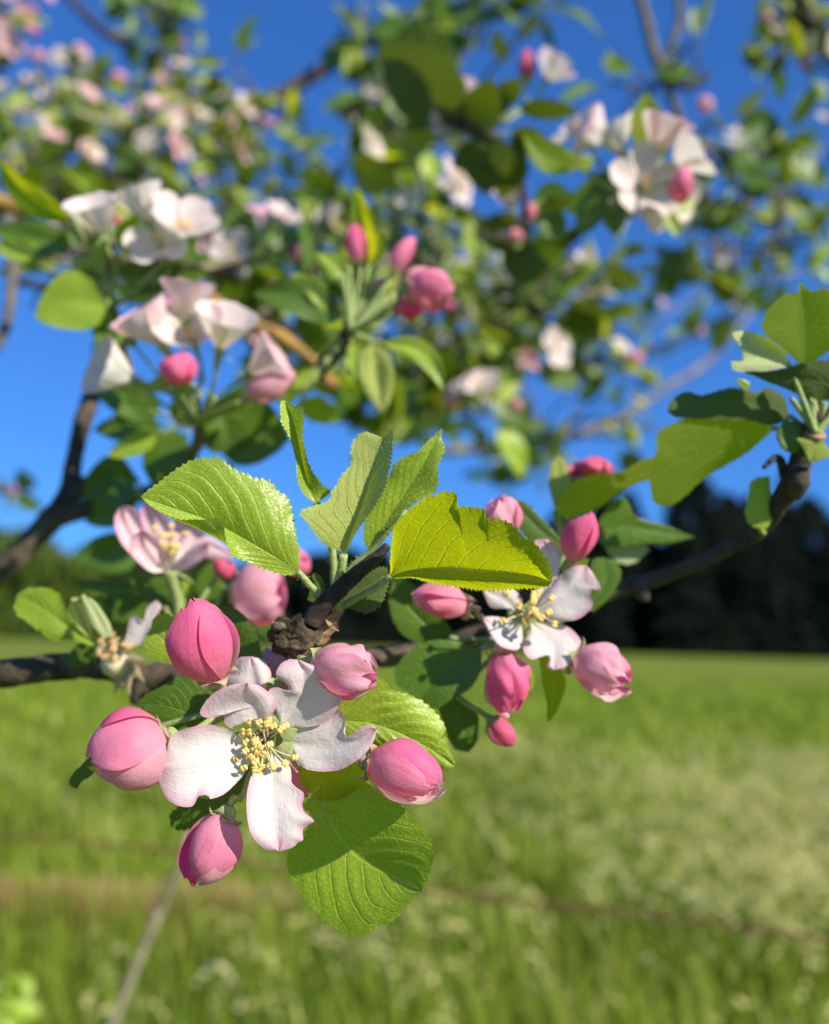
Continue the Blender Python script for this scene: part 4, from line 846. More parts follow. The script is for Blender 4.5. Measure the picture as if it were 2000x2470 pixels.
blade('petal', fe, M['petal'], C4, 203, [(1005, 1050, 0), (1060, 1110, -1), (1110, 1190, -2), (1130, 1312, -2)], [(990, 1055, 0), (985, 1100, -.5), (955, 1160, -1.5), (962, 1215, -2), (1000, 1250, -2.4), (1045, 1240, -2.2), (1092, 1232, -2), (1096, 1260, -2), (1084, 1296, -2), (1130, 1312, -2)], [(1020, 1045, 0), (1080, 1042, -.5), (1150, 1048, -1), (1220, 1080, -2), (1268, 1130, -3), (1282, 1185, -3.4), (1252, 1245, -3.4), (1200, 1290, -3), (1130, 1312, -2)], bulge=.5, wave=.5, seed=2, tilt=(.25, .35), **PE)
blade('petal', fe, M['petal'], C4, 203, [(945, 1065, 0), (880, 1100, -1), (800, 1070, -2), (727, 1018, -3)], [(930, 1045, 0), (900, 1032, -.4), (850, 1020, -1), (780, 1010, -2), (727, 1018, -3)], [(950, 1100, 0), (955, 1150, -1), (930, 1192, -1.6), (880, 1196, -2), (820, 1172, -2.6), (772, 1115, -3), (745, 1065, -3), (727, 1018, -3)], bulge=.4, wave=.3, seed=3, tilt=(.2, .35), **PE)
blade('petal', fe, M['petal'], C4, 203.5, [(930, 1000, 0), (850, 920, -1), (770, 880, -2), (720, 850, -2)], [(920, 1005, 0), (860, 970, -.5), (800, 968, -1), (760, 945, -2), (720, 850, -2)], [(945, 985, 0), (940, 900, -.5), (860, 840, -1.5), (720, 850, -2)], bulge=.3, wave=.3, seed=4, **PE)
blade('petal', fe, M['petal'], C4, 204, [(1030, 960, 1), (1090, 800, 1), (1110, 700, 0), (1062, 577, -1)], [(1010, 950, 1), (1030, 800, 1), (1000, 680, 0), (1005, 600, -1), (1062, 577, -1)], [(1060, 950, 1), (1130, 830, 1), (1160, 730, 0), (1160, 650, -1), (1115, 595, -1), (1062, 577, -1)], bulge=.4, wave=.3, seed=5, **PE)
for i, (dx, dy) in enumerate(((-.15, -1), (-.9, -.1), (.85, -.45), (.3, .9), (-.5, .7))):
    out = camv(dx, dy, .15); sepal_mesh(pw(*C4((965, 1020)), .2030), camv(0, 0, 1), out.cross(camv(0, 0, 1)), out, .0052, .0017, .5, 'sepal', fe, M['sepal'])
stamens(fe, pw(*C4((985, 985)), .2022), camv(.15, .35, 1), 16, spread=.42, L=.0068, seed=9, scale=1.25)
bud(E, C4, (1225, 700), (1325, 425), 204, 199, 3.9, ['bud', 'bud_mid', 'bud', 'bud', 'bud_mid'], phase=.4, stalk=[(1160, 830, 2), (1000, 1050, 8), JE + (8,)], seed=21, sep=0, label='upright magenta pink bud above the second flower')
bud(E, C4, (640, 960), (340, 900), 206, 201, 4.3, ['bud_mid', 'bud_pale', 'bud_mid', 'bud_pale', 'bud_mid'], phase=1.3, stalk=[(700, 1000, 2), (800, 1080, 5), JE + (6,)], seed=22, ruffle=.10, sep_curl=1.8, label='pink bud tucked under the glowing leaf', sk='sepal_tan')
bud(E, C4, (825, 1205), (890, 1560), 203, 199, 4.9, ['bud', 'bud_mid', 'bud', 'bud_pale', 'bud'], phase=.9, stalk=[(810, 1160, 2), JE + (6,)], seed=23, ruffle=.2, sep_curl=2.2, sep_len=4.5, sk='sepal_tan', open_=.3, label='wrinkled deep pink bud hanging straight down')
bud(E, C4, (1225, 1240), (1560, 1400), 202, 196, 5.5, ['bud_pale', 'bud_mid', 'bud_pale', 'bud_mid', 'bud_pale'], phase=1.7, stalk=[(1150, 1200, 3), (1000, 1150, 7), JE + (8,)], seed=24, ruffle=.18, sep_curl=2.0, sep_len=5.5, open_=.5, wide=1.0, label='opening pale pink bud furthest out over the meadow')
bud(E, C4, (860, 570), (815, 335), 211, 208, 4.9, ['bud_pale', 'bud_mid', 'bud_pale', 'bud_mid', 'bud_pale'], phase=.5, stalk=[(880, 800, 1), JE + (3,)], seed=25, ruffle=.1, sep=0, open_=.3, wide=1.1, label='light pink bud showing above the glowing leaf')
bud(E, C4, (765, 1580), (905, 1725), 206, 204, 2.9, ['bud_deep', 'bud', 'bud_deep', 'bud', 'bud_deep'], phase=.2, stalk=[(690, 1530, 1), (600, 1465, 2), (540, 1380, 5), (700, 1200, 9), JE + (8,)], seed=26, sep_curl=.15, sep_len=3.6, label='small tight red bud on a long pale stalk')
def LF(parent, mat, T, d, mid, l, r, lab, **k):
    kk = dict(n=72, k=8, serr=5.25, teeth=24, quilt=.4); kk.update(k); o = blade('leaf', parent, M[mat], T, d, mid, l, r, **kk)
    if lab: o['label'] = lab
    return o
def PS(o, T, a, b, d, r=.65): return stem('petiole', o, M['stalk'], T, [tuple(a), ((a[0] + b[0]) / 2 + 6, (a[1] + b[1]) / 2 + 10, 1), tuple(b)], d, r)
o = LF(E, 'leaf_dark', C4, 208, [(715, 1195, 0), (560, 1290, 0), (440, 1390, 0), (355, 1510, 0)], [(700, 1190, 0), (620, 1160, 1), (520, 1143, 1), (420, 1150, 1), (310, 1215, 1), (240, 1305, 1), (250, 1390, .5), (320, 1450, 0), (355, 1510, 0)], [(722, 1210, 0), (715, 1320, -2), (650, 1420, -3), (550, 1480, -3), (450, 1532, -2), (400, 1512, -1), (355, 1510, 0)], 'dark green leaf with a pale midrib between the two clusters'); PS(o, C4, (715, 1195, 0), JE, 209)
o = LF(E, 'leaf_dark', C4, 213, [(540, 1460, 0), (610, 1600, 0), (650, 1772, 0)], [(470, 1480, 0), (500, 1590, 0), (560, 1740, 0), (650, 1772, 0)], [(640, 1480, 0), (700, 1560, 0), (706, 1650, 0), (690, 1720, 0), (650, 1772, 0)], 'olive leaf tip hanging below the dark leaf'); PS(o, C4, (540, 1460, 0), JE, 213)
o = LF(E, 'leaf_back', C4, 205, [(1080, 1220, 0), (1120, 1400, 0), (1090, 1610, 0)], [(1040, 1235, 0), (1060, 1380, 0), (1085, 1500, 0), (1090, 1610, 0)], [(1160, 1300, 0), (1192, 1370, 0), (1170, 1480, 0), (1130, 1560, 0), (1090, 1610, 0)], 'narrow lime green leaf pointing down below the second flower', top=False); PS(o, C4, (1080, 1220, 0), JE, 208)
o = LF(E, 'leaf_back', C4, 206, [(1180, 770, 0), (1250, 700, 0), (1325, 690, 0)], [(1170, 740, 0), (1210, 690, 0), (1270, 680, 0), (1325, 690, 0)], [(1160, 800, 0), (1220, 740, 0), (1300, 735, 0), (1325, 690, 0)], 'scrap of yellow leaf beneath the magenta bud', n=24, k=5, top=False); PS(o, C4, (1180, 770, 0), JE, 208)
o = LF(E, 'leaf_dark', C4, 222, [(540, 1130, 0), (400, 1050, 0), (270, 900, 0), (225, 800, 0)], [(520, 1150, 0), (400, 1165, 0), (280, 1110, 0), (215, 1000, 0), (205, 900, 0), (225, 800, 0)], [(560, 1100, 0), (480, 980, -1), (360, 860, -1), (290, 800, -1), (225, 800, 0)], 'big soft dark leaf behind the bud under the glowing leaf'); PS(o, C4, (540, 1130, 0), JE, 218)
o = LF(E, 'leaf_dark', C4, 218, [(1200, 640, 0), (1040, 520, 0), (880, 350, 0)], [(1150, 660, 0), (1000, 600, 0), (900, 480, 0), (860, 400, 0), (880, 350, 0)], [(1190, 600, 0), (1110, 520, 0), (1000, 400, 0), (930, 360, 0), (880, 350, 0)], 'dark leaf rising behind the light pink bud'); PS(o, C4, (1200, 640, 0), JE, 214)
o = LF(E, 'leaf_dark', C4, 232, [(1330, 960, 0), (1420, 820, 0), (1400, 680, 0)], [(1330, 930, 0), (1320, 800, 0), (1340, 700, 0), (1400, 680, 0)], [(1340, 990, 0), (1440, 900, 0), (1500, 790, 0), (1470, 710, 0), (1400, 680, 0)], 'round dark leaf in front of the wood'); PS(o, C4, (1330, 960, 0), JE, 222)
o = LF(E, 'leaf', C4, 214, [(900, 1240, 0), (960, 1300, 0), (1000, 1420, 0)], [(900, 1260, 0), (940, 1350, 0), (970, 1440, 0), (1000, 1420, 0)], [(930, 1230, 0), (1000, 1320, 0), (1010, 1400, 0), (1000, 1420, 0)], None, n=24, k=5); PS(o, C4, (900, 1240, 0), JE, 212)
mb = MB(); mb.tube(cr(np.array([[*C4(JE), 0], [*C4((860, 1165)), 0], [*C4((840, 1120)), 0], [*C4((760, 1090)), 0]]), 12) @ np.zeros((3, 3)) + pwn(cr(np.array([[*C4(JE), 0], [*C4((860, 1165)), 0], [*C4((840, 1120)), 0], [*C4((760, 1090)), 0]]), 12)[:, 0], cr(np.array([[*C4(JE), 0], [*C4((860, 1165)), 0], [*C4((840, 1120)), 0], [*C4((760, 1090)), 0]]), 12)[:, 1], np.linspace(.211, .235, 12)), .0016, seg=10, lump=.15, freq=500); mb.build('spur', M['green_bark'], E)

# ---------------------------------------------------------------- boughs that run through the picture
def bough_tube(parent, pts, mat, seg=16, n=70, lump=.14, freq=160, name='branch', seed=0):
    """pts: full-picture x, y, depth in metres, radius in mm"""
    P = cr([(x, y, 0) for x, y, d, r in pts], n); dd = cr([(x, y, d) for x, y, d, r in pts], n)[:, 2]; rr = cr([(x, y, r) for x, y, d, r in pts], n)[:, 2]
    V = pwn(P[:, 0], P[:, 1], dd); mb = MB(); mb.tube(V, rr / 1000, seg=seg, lump=lump, freq=freq, seed=seed); mb.build(name, M[mat], parent); return V
H = thing('branch', 'dark horizontal branch crossing behind the blossom and curving up in front of the wood', 'branch', pw(700, 1640, .24))
bough_tube(H, [(-120, 1632, .235, 4.2), (0, 1625, .235, 4), (170, 1605, .235, 3.7), (260, 1612, .235, 3.5), (400, 1640, .235, 3.7), (620, 1630, .235, 3.4), (800, 1600, .235, 2.9), (960, 1580, .236, 2.9), (1100, 1545, .238, 2.7), (1300, 1490, .24, 2.5), (1480, 1425, .24, 2.6), (1600, 1390, .238, 2.2), (1720, 1340, .232, 2.1), (1830, 1280, .226, 2.2), (1880, 1215, .22, 2.7), (1925, 1130, .216, 2.8), (1945, 1060, .214, 2.2), (1975, 990, .212, 1.6)], 'bark', n=150, lump=.16, freq=260)
bough_tube(H, [(330, 1700, .232, 2.0), (345, 1655, .234, 3.2), (385, 1625, .236, 3.6), (420, 1600, .238, 1.0)], 'bark', name='spur', n=16)
bough_tube(H, [(1535, 1400, .238, 2.4), (1550, 1432, .237, 2.2), (1560, 1450, .236, 1.0)], 'bark', name='knot', n=10)
bough_tube(H, [(1895, 1170, .218, 1.2), (1885, 1115, .216, 1.1), (1868, 1105, .215, .9), (1842, 1128, .213, .5)], 'bark', name='dead_spur', n=14, seed=4)
bough_tube(H, [(1905, 1190, .217, 2.6), (1925, 1150, .214, 3.4), (1950, 1130, .213, 1.0)], 'bark', name='knot', n=10, seed=2)
bough_tube(H, [(680, 1625, .233, 2.6), (690, 1650, .21, 2.5), (695, 1650, .19, 2.6)], 'bark', name='spur', n=14)
bough_tube(H, [(1160, 1530, .239, 2.0), (1180, 1522, .232, 1.6)], 'bark', name='spur', n=6)

R = thing('leafy_shoot', 'rosette of large leaves at the bent end of the branch over the wood', 'leafy shoot', pw(1945, 1040, .214))
JS = (1590, 1060)
o = LF(R, 'leaf_back', C5, 206, [(1520, 660, 0), (1515, 480, 0), (1505, 300, 0), (1500, 190, 0)], [(1490, 655, 0), (1400, 570, -1), (1300, 490, -2), (1286, 420, -2), (1340, 320, -2), (1420, 262, -1.5), (1490, 250, -1), (1490, 205, 0), (1500, 190, 0)], [(1560, 655, 0), (1650, 600, -1.5), (1730, 520, -3), (1745, 400, -3), (1690, 290, -2.5), (1640, 225, -2), (1575, 245, -1), (1520, 205, 0), (1500, 190, 0)], 'upright yellow-green leaf at the edge of the picture, lit from behind', top=False, quilt=.5); PS(o, C5, (1520, 660, 0), JS, 210)
o = LF(R, 'leaf_pale', C5, 207, [(1430, 650, 0), (1300, 640, 0), (1175, 640, 0), (1102, 645, 0)], [(1420, 590, 0), (1290, 500, 0), (1150, 472, 0), (1112, 500, 0), (1150, 555, 0), (1180, 620, 0), (1165, 648, 0), (1102, 645, 0)], [(1420, 680, 0), (1320, 700, 0), (1240, 706, 0), (1125, 700, 0), (1102, 645, 0)], 'pale silvery underside of a torn leaf', top=False, serr=4.375); PS(o, C5, (1430, 650, 0), JS, 209)
o = LF(R, 'leaf_dark', C5, 209, [(1760, 830, 0), (1600, 770, 0), (1400, 730, 0), (1130, 700, 0)], [(1760, 640, -2), (1600, 640, -2), (1530, 652, -2), (1400, 690, -1), (1280, 705, 0), (1130, 700, 0)], [(1760, 880, 2), (1650, 870, 2), (1560, 882, 2), (1470, 830, 2), (1340, 775, 1), (1210, 722, 0), (1130, 700, 0)], 'dark leaf seen from below under the torn one', top=False); PS(o, C5, (1740, 840, 0), JS, 210)
o = LF(R, 'leaf_dark', C5, 216, [(1440, 960, 0), (1250, 890, 0), (1000, 880, 0), (738, 935, 0)], [(1430, 920, 0), (1405, 845, 0), (1310, 800, 0), (1250, 822, 0), (1100, 800, 0), (940, 842, 0), (850, 820, 0), (762, 870, 0), (738, 935, 0)], [(1425, 980, 0), (1340, 1015, 0), (1200, 985, 0), (1000, 980, 0), (800, 970, 0), (738, 935, 0)], 'broad dark leaf reaching out over the blue sky', top=False, serr=4.375, teeth=26, veins=7); PS(o, C5, (1440, 960, 0), JS, 214)
o = LF(R, 'leaf_back', C5, 219, [(1345, 1030, 0), (1150, 1120, 0), (900, 1270, 0), (690, 1472, 0)], [(1330, 1010, 0), (1200, 960, -1), (1000, 930, -2), (800, 990, -3), (690, 1055, -4), (675, 1160, -4), (642, 1280, -3), (640, 1380, -2), (660, 1450, -1), (690, 1472, 0)], [(1340, 1050, 0), (1200, 1170, 2), (1100, 1232, 3), (950, 1322, 4), (855, 1410, 3.4), (780, 1468, 2), (720, 1482, 1), (690, 1472, 0)], 'large drooping leaf with a pale furry lower edge', top=False, wave=.5, serr=4.375, teeth=26, quilt=.5); PS(o, C5, (1345, 1030, 0), JS, 216)
o = LF(R, 'leaf', C5, 209, [(1590, 1120, 0), (1560, 1170, 0), (1568, 1232, 0)], [(1560, 1100, 0), (1490, 1090, 0), (1510, 1140, 0), (1545, 1210, 0), (1568, 1232, 0)], [(1640, 1110, 0), (1680, 1180, 0), (1620, 1215, 0), (1568, 1232, 0)], 'small pale leaf at the root of the rosette', n=26, k=5, top=False); PS(o, C5, (1590, 1120, 0), JS, 211)
o = LF(R, 'leaf', C5, 220, [(1255, 1600, 0), (1260, 1450, 0), (1325, 1305, 0)], [(1235, 1600, 0), (1190, 1550, 0), (1200, 1420, 0), (1225, 1330, 0), (1290, 1312, 0), (1325, 1305, 0)], [(1290, 1620, 0), (1340, 1560, 0), (1335, 1440, 0), (1330, 1350, 0), (1325, 1305, 0)], 'lone small leaf on the lower bend of the branch', n=30, k=5); PS(o, C5, (1262, 1600, 0), (1300, 1640), 221)
for i, (x, y, r) in enumerate(((1450, 860, .9), (1500, 880, 1.0), (1570, 870, 1.4), (1640, 880, 1.3), (1700, 900, 1.4), (1620, 800, 1.0))):
    stem('stalk', R, M['stalk'], C5, [(x, y, 0), ((x + JS[0]) / 2 + 5, (y + JS[1]) / 2, 1), JS + (2,)], 210 + i * .5, r * .7, r)
stem('bud_root', R, M['scale'], C5, [JS + (0,), (1575, 1100, 1), (1545, 1150, 3)], 211, 2.6, 2.2)
o = LF(R, 'leaf_dark', C5, 213, [(1440, 990, 0), (1400, 1080, 0), (1470, 1180, 0)], [(1430, 960, 0), (1365, 1060, 0), (1400, 1150, 0), (1470, 1180, 0)], [(1500, 1000, 0), (1520, 1080, 0), (1500, 1150, 0), (1470, 1180, 0)], None, n=20, k=4)
o = LF(R, 'leaf', C5, 217, [(1200, 810, 0), (1170, 780, 0), (1132, 742, 0)], [(1190, 820, 0), (1150, 790, 0), (1132, 742, 0)], [(1215, 800, 0), (1205, 765, 0), (1132, 742, 0)], None, n=14, k=3)

# leaves and bud between the second cluster and the rosette
K = thing('leafy_spur', 'spur of soft dark leaves with one plum red bud standing behind the magenta bud', 'leafy shoot', pw(1400, 1380, .25))
JK = (120, 1640)
o = LF(K, 'leaf_back', C5, 236, [(100, 1510, 0), (300, 1400, 0), (520, 1310, 0), (752, 1240, 0)], [(95, 1490, 0), (150, 1395, 0), (240, 1320, 0), (350, 1292, 0), (470, 1282, 0), (570, 1225, 0), (670, 1198, 0), (752, 1240, 0)], [(110, 1520, 0), (150, 1540, 0), (230, 1532, 0), (340, 1490, 0), (450, 1415, 0), (560, 1350, 0), (660, 1322, 0), (740, 1285, 0), (752, 1240, 0)], 'olive leaf with a hooked tip against the sky', top=False); PS(o, C5, (100, 1510, 0), JK, 240)
o = LF(K, 'leaf_wool', C5, 240, [(110, 1500, 0), (110, 1350, 0), (115, 1185, 0)], [(90, 1490, 0), (55, 1350, 0), (70, 1240, 0), (115, 1185, 0)], [(150, 1450, 0), (190, 1380, 0), (160, 1250, 0), (115, 1185, 0)], 'grey-green upright leaf beside the plum bud', top=False); PS(o, C5, (110, 1500, 0), JK, 240)
bud(K, C5, (300, 1330), (310, 1190), 250, 250, 6.0, 'bud_deep', phase=.5, stalk=[(250, 1450, 0), JK + (0,)], seed=31, sep=3, label='dark plum red bud in shade')
bud(K, C5, (185, 1350), (175, 1240), 250, 250, 2.4, 'bud_deep', phase=.5, stalk=[(170, 1450, 0), JK + (0,)], seed=32, sep=3)
o = LF(K, 'leaf_dark', C5, 244, [(330, 1620, 0), (520, 1600, 0), (900, 1655, 0)], [(330, 1600, 0), (360, 1540, 0), (420, 1450, 0), (500, 1438, 0), (560, 1540, 0), (700, 1580, 0), (850, 1640, 0), (900, 1655, 0)], [(320, 1650, 0), (380, 1710, 0), (560, 1700, 0), (760, 1690, 0), (900, 1655, 0)], 'dark leaf pointing at the wood, one half in sun'); PS(o, C5, (330, 1620, 0), JK, 244)
o = LF(K, 'leaf_pale', C5, 248, [(350, 1640, 0), (480, 1760, 0), (640, 1730, 0)], [(350, 1660, 0), (430, 1790, 0), (540, 1810, 0), (640, 1730, 0)], [(360, 1620, 0), (500, 1690, 0), (600, 1700, 0), (640, 1730, 0)], 'pale green underside of a leaf below the dark one', top=False); PS(o, C5, (350, 1640, 0), JK, 246)
stem('spur', K, M['green_bark'], C5, [(110, 1500, 0), (118, 1570, 1), JK + (2,), (100, 1900, -4), (60, 2080, -8)], 246, 1.6, 2.2)

# ---------------------------------------------------------------- pink flower at the left, behind the big leaf (about 24 cm)
Fm = thing('blossom_cluster', 'blurred cluster with an open pink cup-shaped flower below the folded leaf', 'blossom', pw(430, 1480, .245))
JF = (1250, 1400)
f = MB(); f.tube(pwn(*(lambda q: (q[:, 0], q[:, 1], q[:, 2]))(cr(np.array([(*CL((1250, 1400)), .248), (*CL((1240, 1150)), .246), (*CL((1190, 960)), .243), (*CL((1180, 930)), .2425)]), 14))), np.linspace(.0009, .0024, 14), seg=9); ff = f.build('flower', M['stalk'], Fm); ff['label'] = 'open cup-shaped pink flower with yellow stamens'
PF = dict(p=1.5, n=30, k=7, rag=.3)
blade('petal', ff, M['petal_rose'], CL, 240, [(1150, 920, 1), (1000, 760, 2), (880, 600, 0), (868, 492, -2)], [(1140, 935, 1), (960, 860, 1), (860, 770, -1), (806, 660, -3), (800, 570, -3), (835, 505, -2.5), (868, 492, -2)], [(1170, 900, 1), (1060, 760, 3), (990, 640, 2), (975, 560, 0), (935, 505, -1), (868, 492, -2)], bulge=-1, seed=1, **PF)
blade('petal', ff, M['petal_rose'], CL, 236, [(1175, 940, 3), (1090, 860, 0), (1020, 760, -2), (1000, 665, -4)], [(1160, 950, 3), (1060, 955, 0), (970, 890, -3), (912, 820, -4), (908, 740, -5), (950, 685, -5), (1000, 665, -4)], [(1190, 930, 3), (1165, 880, 1), (1120, 790, 0), (1080, 720, -2), (1040, 675, -4), (1000, 665, -4)], bulge=-1, seed=2, **PF)
blade('petal', ff, M['petal_rose'], CL, 245, [(1180, 880, 0), (1110, 700, 3), (1080, 560, 2), (1050, 470, 0)], [(1160, 890, 0), (1040, 720, 3), (985, 600, 2), (985, 500, 0), (1050, 470, 0)], [(1200, 870, 0), (1190, 720, 3), (1180, 590, 2), (1120, 500, 0), (1050, 470, 0)], bulge=-1, seed=3, **PF)
blade('petal', ff, M['petal_rose'], CL, 247, [(1200, 890, 0), (1290, 760, 3), (1320, 650, 3), (1320, 560, 0)], [(1190, 870, 0), (1190, 740, 3), (1200, 620, 3), (1250, 560, 1), (1320, 560, 0)], [(1210, 900, 0), (1390, 800, 3), (1430, 700, 3), (1400, 600, 1), (1320, 560, 0)], bulge=-1, seed=4, **PF)
blade('petal', ff, M['petal_rose'], CL, 238, [(1190, 940, 1), (1300, 890, -3), (1400, 810, -5), (1455, 745, -6)], [(1175, 930, 1), (1240, 870, -1), (1340, 790, -4), (1420, 748, -6), (1455, 745, -6)], [(1200, 950, 1), (1290, 945, -2), (1375, 900, -4), (1435, 840, -5), (1466, 785, -6), (1455, 745, -6)], bulge=1, seed=5, **PF)
blade('petal', ff, M['petal_rose'], CL, 250, [(1300, 800, 0), (1450, 770, 0), (1620, 830, 0)], [(1320, 780, 0), (1440, 700, 0), (1560, 770, 0), (1620, 830, 0)], [(1300, 820, 0), (1450, 860, 0), (1600, 880, 0), (1620, 830, 0)], bulge=.5, seed=6, **PF)
for dx, dy in ((1, -.4), (-.2, -1), (.5, -.9)): 
    out = camv(dx, dy, -.2); sepal_mesh(pw(*CL((1230, 950)), .243), camv(0, 1, 0), out.cross(camv(0, 1, 0)), out, .007, .0016, .6, 'sepal', ff, M['sepal'])
stamens(ff, pw(*CL((1180, 880)), .2425), camv(-.05, .85, .6), 16, spread=.34, L=.0088, seed=5, scale=1.45)
bud(Fm, CL, (1640, 1080), (2010, 1130), 247, 243, 8.6, ['bud_pale', 'bud_mid', 'bud_pale', 'bud_pale', 'bud_mid'], phase=.2, stalk=[(1500, 1190, 3), JF + (3,)], seed=33, open_=.5, wide=.95, sep=3, label='wide half-open pale pink flower behind the leaf stalks')
bud(Fm, CL, (1530, 970), (1620, 890), 252, 250, 3.4, 'bud_deep', phase=.2, stalk=[(1450, 1080, 0), JF + (-3,)], seed=34, sep=4, label='tiny hot pink bud tip')
bud(Fm, C3, (1120, 1030), (1210, 990), 256, 252, 4.4, 'bud_mid', phase=.2, seed=35, sep=0, stalk=[(1000, 1080, 0), (800, 1230, -2)])
o = LF(Fm, 'leaf_dark', CL, 250, [(1250, 1080, 0), (1000, 1080, 0), (750, 1050, 0), (500, 1000, 0)], [(1240, 1060, 0), (1100, 985, 0), (850, 1010, 0), (650, 1010, 0), (500, 1000, 0)], [(1250, 1110, 0), (1150, 1180, 0), (900, 1150, 0), (650, 1120, 0), (500, 1000, 0)], 'long olive leaf lying under the pink flower'); PS(o, CL, (1250, 1080, 0), JF, 250)
o = LF(Fm, 'leaf', CL, 256, [(1280, 1150, 0), (1310, 1050, 0), (1300, 950, 0)], [(1260, 1140, 0), (1250, 1050, 0), (1260, 980, 0), (1300, 950, 0)], [(1310, 1150, 0), (1365, 1080, 0), (1340, 990, 0), (1300, 950, 0)], None); PS(o, CL, (1280, 1150, 0), JF, 255)
o = LF(Fm, 'leaf_dark', C3, 262, [(560, 1240, 0), (620, 1120, 0), (690, 1000, 0)], [(550, 1220, 0), (560, 1100, 0), (620, 1020, 0), (690, 1000, 0)], [(590, 1250, 0), (700, 1200, 0), (730, 1080, 0), (690, 1000, 0)], 'brown-green leaf between the two pink flowers'); PS(o, C3, (560, 1240, 0), toC(C3, CL(JF)), 256)
o = LF(Fm, 'leaf_dark', CL, 262, [(1150, 1200, 0), (900, 1230, 0), (640, 1190, 0)], [(1150, 1180, 0), (900, 1150, 0), (700, 1160, 0), (640, 1190, 0)], [(1150, 1260, 0), (950, 1310, 0), (760, 1290, 0), (640, 1190, 0)], None); PS(o, CL, (1150, 1200, 0), JF, 256)
o = LF(Fm, 'leaf_dark', C3, 258, [(1150, 1420, 0), (1020, 1330, 0), (880, 1290, 0)], [(1150, 1440, 0), (1000, 1470, 0), (900, 1400, 0), (880, 1290, 0)], [(1150, 1400, 0), (1060, 1320, 0), (960, 1280, 0), (880, 1290, 0)], None); PS(o, C3, (1150, 1420, 0), (1060, 1540), 250)
stem('spur', Fm, M['green_bark'], CL, [JF + (0,), (1230, 1520, -4), (1150, 1640, -8)], 250, 1.6, 2.4)

# ---------------------------------------------------------------- withered flower at the left end of the branch
W_ = thing('withered_flower', 'withered flower with brown stamens and one ragged white petal on the branch', 'blossom', pw(290, 1600, .226))
mb = MB(); mb.tube(pwn(*(lambda q: (q[:, 0], q[:, 1], q[:, 2]))(cr(np.array([(*CL((860, 1740)), .234), (*CL((830, 1650)), .231), (*CL((810, 1590)), .228), (*CL((800, 1540)), .2255)]), 10))), [.0016, .0016, .0017, .002, .0025, .003, .0036, .0038, .0036, .003], seg=12, lump=.12, freq=500); fw = mb.build('flower', M['filament'], W_)
stamens(fw, pw(*CL((800, 1560)), .2255), camv(-.1, .8, .55), 17, spread=.45, L=.0062, seed=2, scale=1.5, withered=True)
blade('petal', fw, M['petal'], CL, 224, [(880, 1480, 0), (960, 1380, 0), (1030, 1280, 0), (1090, 1150, 0)], [(865, 1470, 0), (890, 1360, 0), (900, 1290, 0), (945, 1255, 0), (1000, 1300, 0), (1030, 1200, 0), (1090, 1150, 0)], [(900, 1490, 0), (1000, 1440, 0), (1050, 1340, 0), (1060, 1300, 0), (1125, 1200, 0), (1090, 1150, 0)], n=26, k=6, rag=2, wave=.5)
for i, (dx, dy) in enumerate(((.9, -.5), (.7, .3), (-.3, -.9), (-.9, .1), (.3, -1))):
    out = camv(dx, dy, .1); sepal_mesh(pw(*CL((860, 1590)), .2275), camv(0, 1, 0), out.cross(camv(0, 0, 1)), out, .0075, .0019, .5, 'sepal', fw, M['sepal_tan'])
o = LF(W_, 'leaf', CL, 224, [(660, 1460, 0), (480, 1340, 0), (300, 1210, 0), (120, 1110, 0)], [(650, 1470, 0), (500, 1430, 1), (380, 1430, 2), (240, 1340, 3), (120, 1250, 3), (100, 1180, 2), (120, 1110, 0)], [(670, 1440, 0), (560, 1340, -2), (480, 1240, -3), (430, 1110, -4), (330, 1070, -4), (200, 1068, -2), (120, 1110, 0)], 'curled pale young leaf furthest out over the grass', top=True, wave=.4, tilt=(.35, .5)); PS(o, CL, (660, 1460, 0), (790, 1600), 225)
o = LF(W_, 'leaf_dark', CL, 228, [(640, 1440, 0), (560, 1300, 0), (500, 1140, 0)], [(620, 1450, 0), (500, 1360, 0), (460, 1250, 0), (500, 1140, 0)], [(650, 1430, 0), (630, 1300, 0), (580, 1180, 0), (500, 1140, 0)], None, top=False)
o = LF(W_, 'leaf_pale', CL, 222, [(740, 1412, 0), (700, 1300, 0), (640, 1200, 0), (590, 1125, 0)], [(720, 1412, 0), (650, 1330, 0), (605, 1220, 0), (575, 1140, 0), (590, 1125, 0)], [(765, 1408, 0), (780, 1350, 0), (730, 1250, 0), (650, 1150, 0), (590, 1125, 0)], 'small creamy leaf hanging down onto the withered flower', top=False, serr=1.75); PS(o, CL, (590, 1125, 0), (500, 1150), 223)
o = LF(W_, 'leaf_dark', CL, 230, [(690, 1500, 0), (560, 1540, 0), (450, 1610, 0)], [(690, 1480, 0), (600, 1440, 0), (500, 1500, 0), (450, 1610, 0)], [(700, 1520, 0), (660, 1580, 0), (560, 1620, 0), (450, 1610, 0)], None)

# ================================================================ out-of-focus blossom behind (30 cm and more)
# left bough with a fork
Lb = thing('branch', 'thick dark forked branch rising against the sky at the far left', 'branch', pw(100, 1280, .33))
bough_tube(Lb, [(-90, 1440, .33, 5.2), (0, 1375, .33, 4.8), (90, 1290, .33, 4.6), (140, 1235, .33, 4.5), (165, 1190, .33, 4.2), (180, 1100, .335, 3.1), (205, 1000, .34, 3.6), (235, 900, .35, 3.2), (250, 760, .36, 3)], 'bark', n=90, freq=110)
bough_tube(Lb, [(130, 1245, .33, 5), (190, 1232, .33, 4.0), (260, 1215, .335, 3.4), (345, 1190, .34, 3.0), (440, 1160, .35, 2.6), (560, 1130, .36, 2.4)], 'bark', n=50, freq=130)
bough_tube(Lb, [(185, 1205, .33, 2.2), (205, 1150, .33, 1.6)], 'bark', n=8, name='spur')

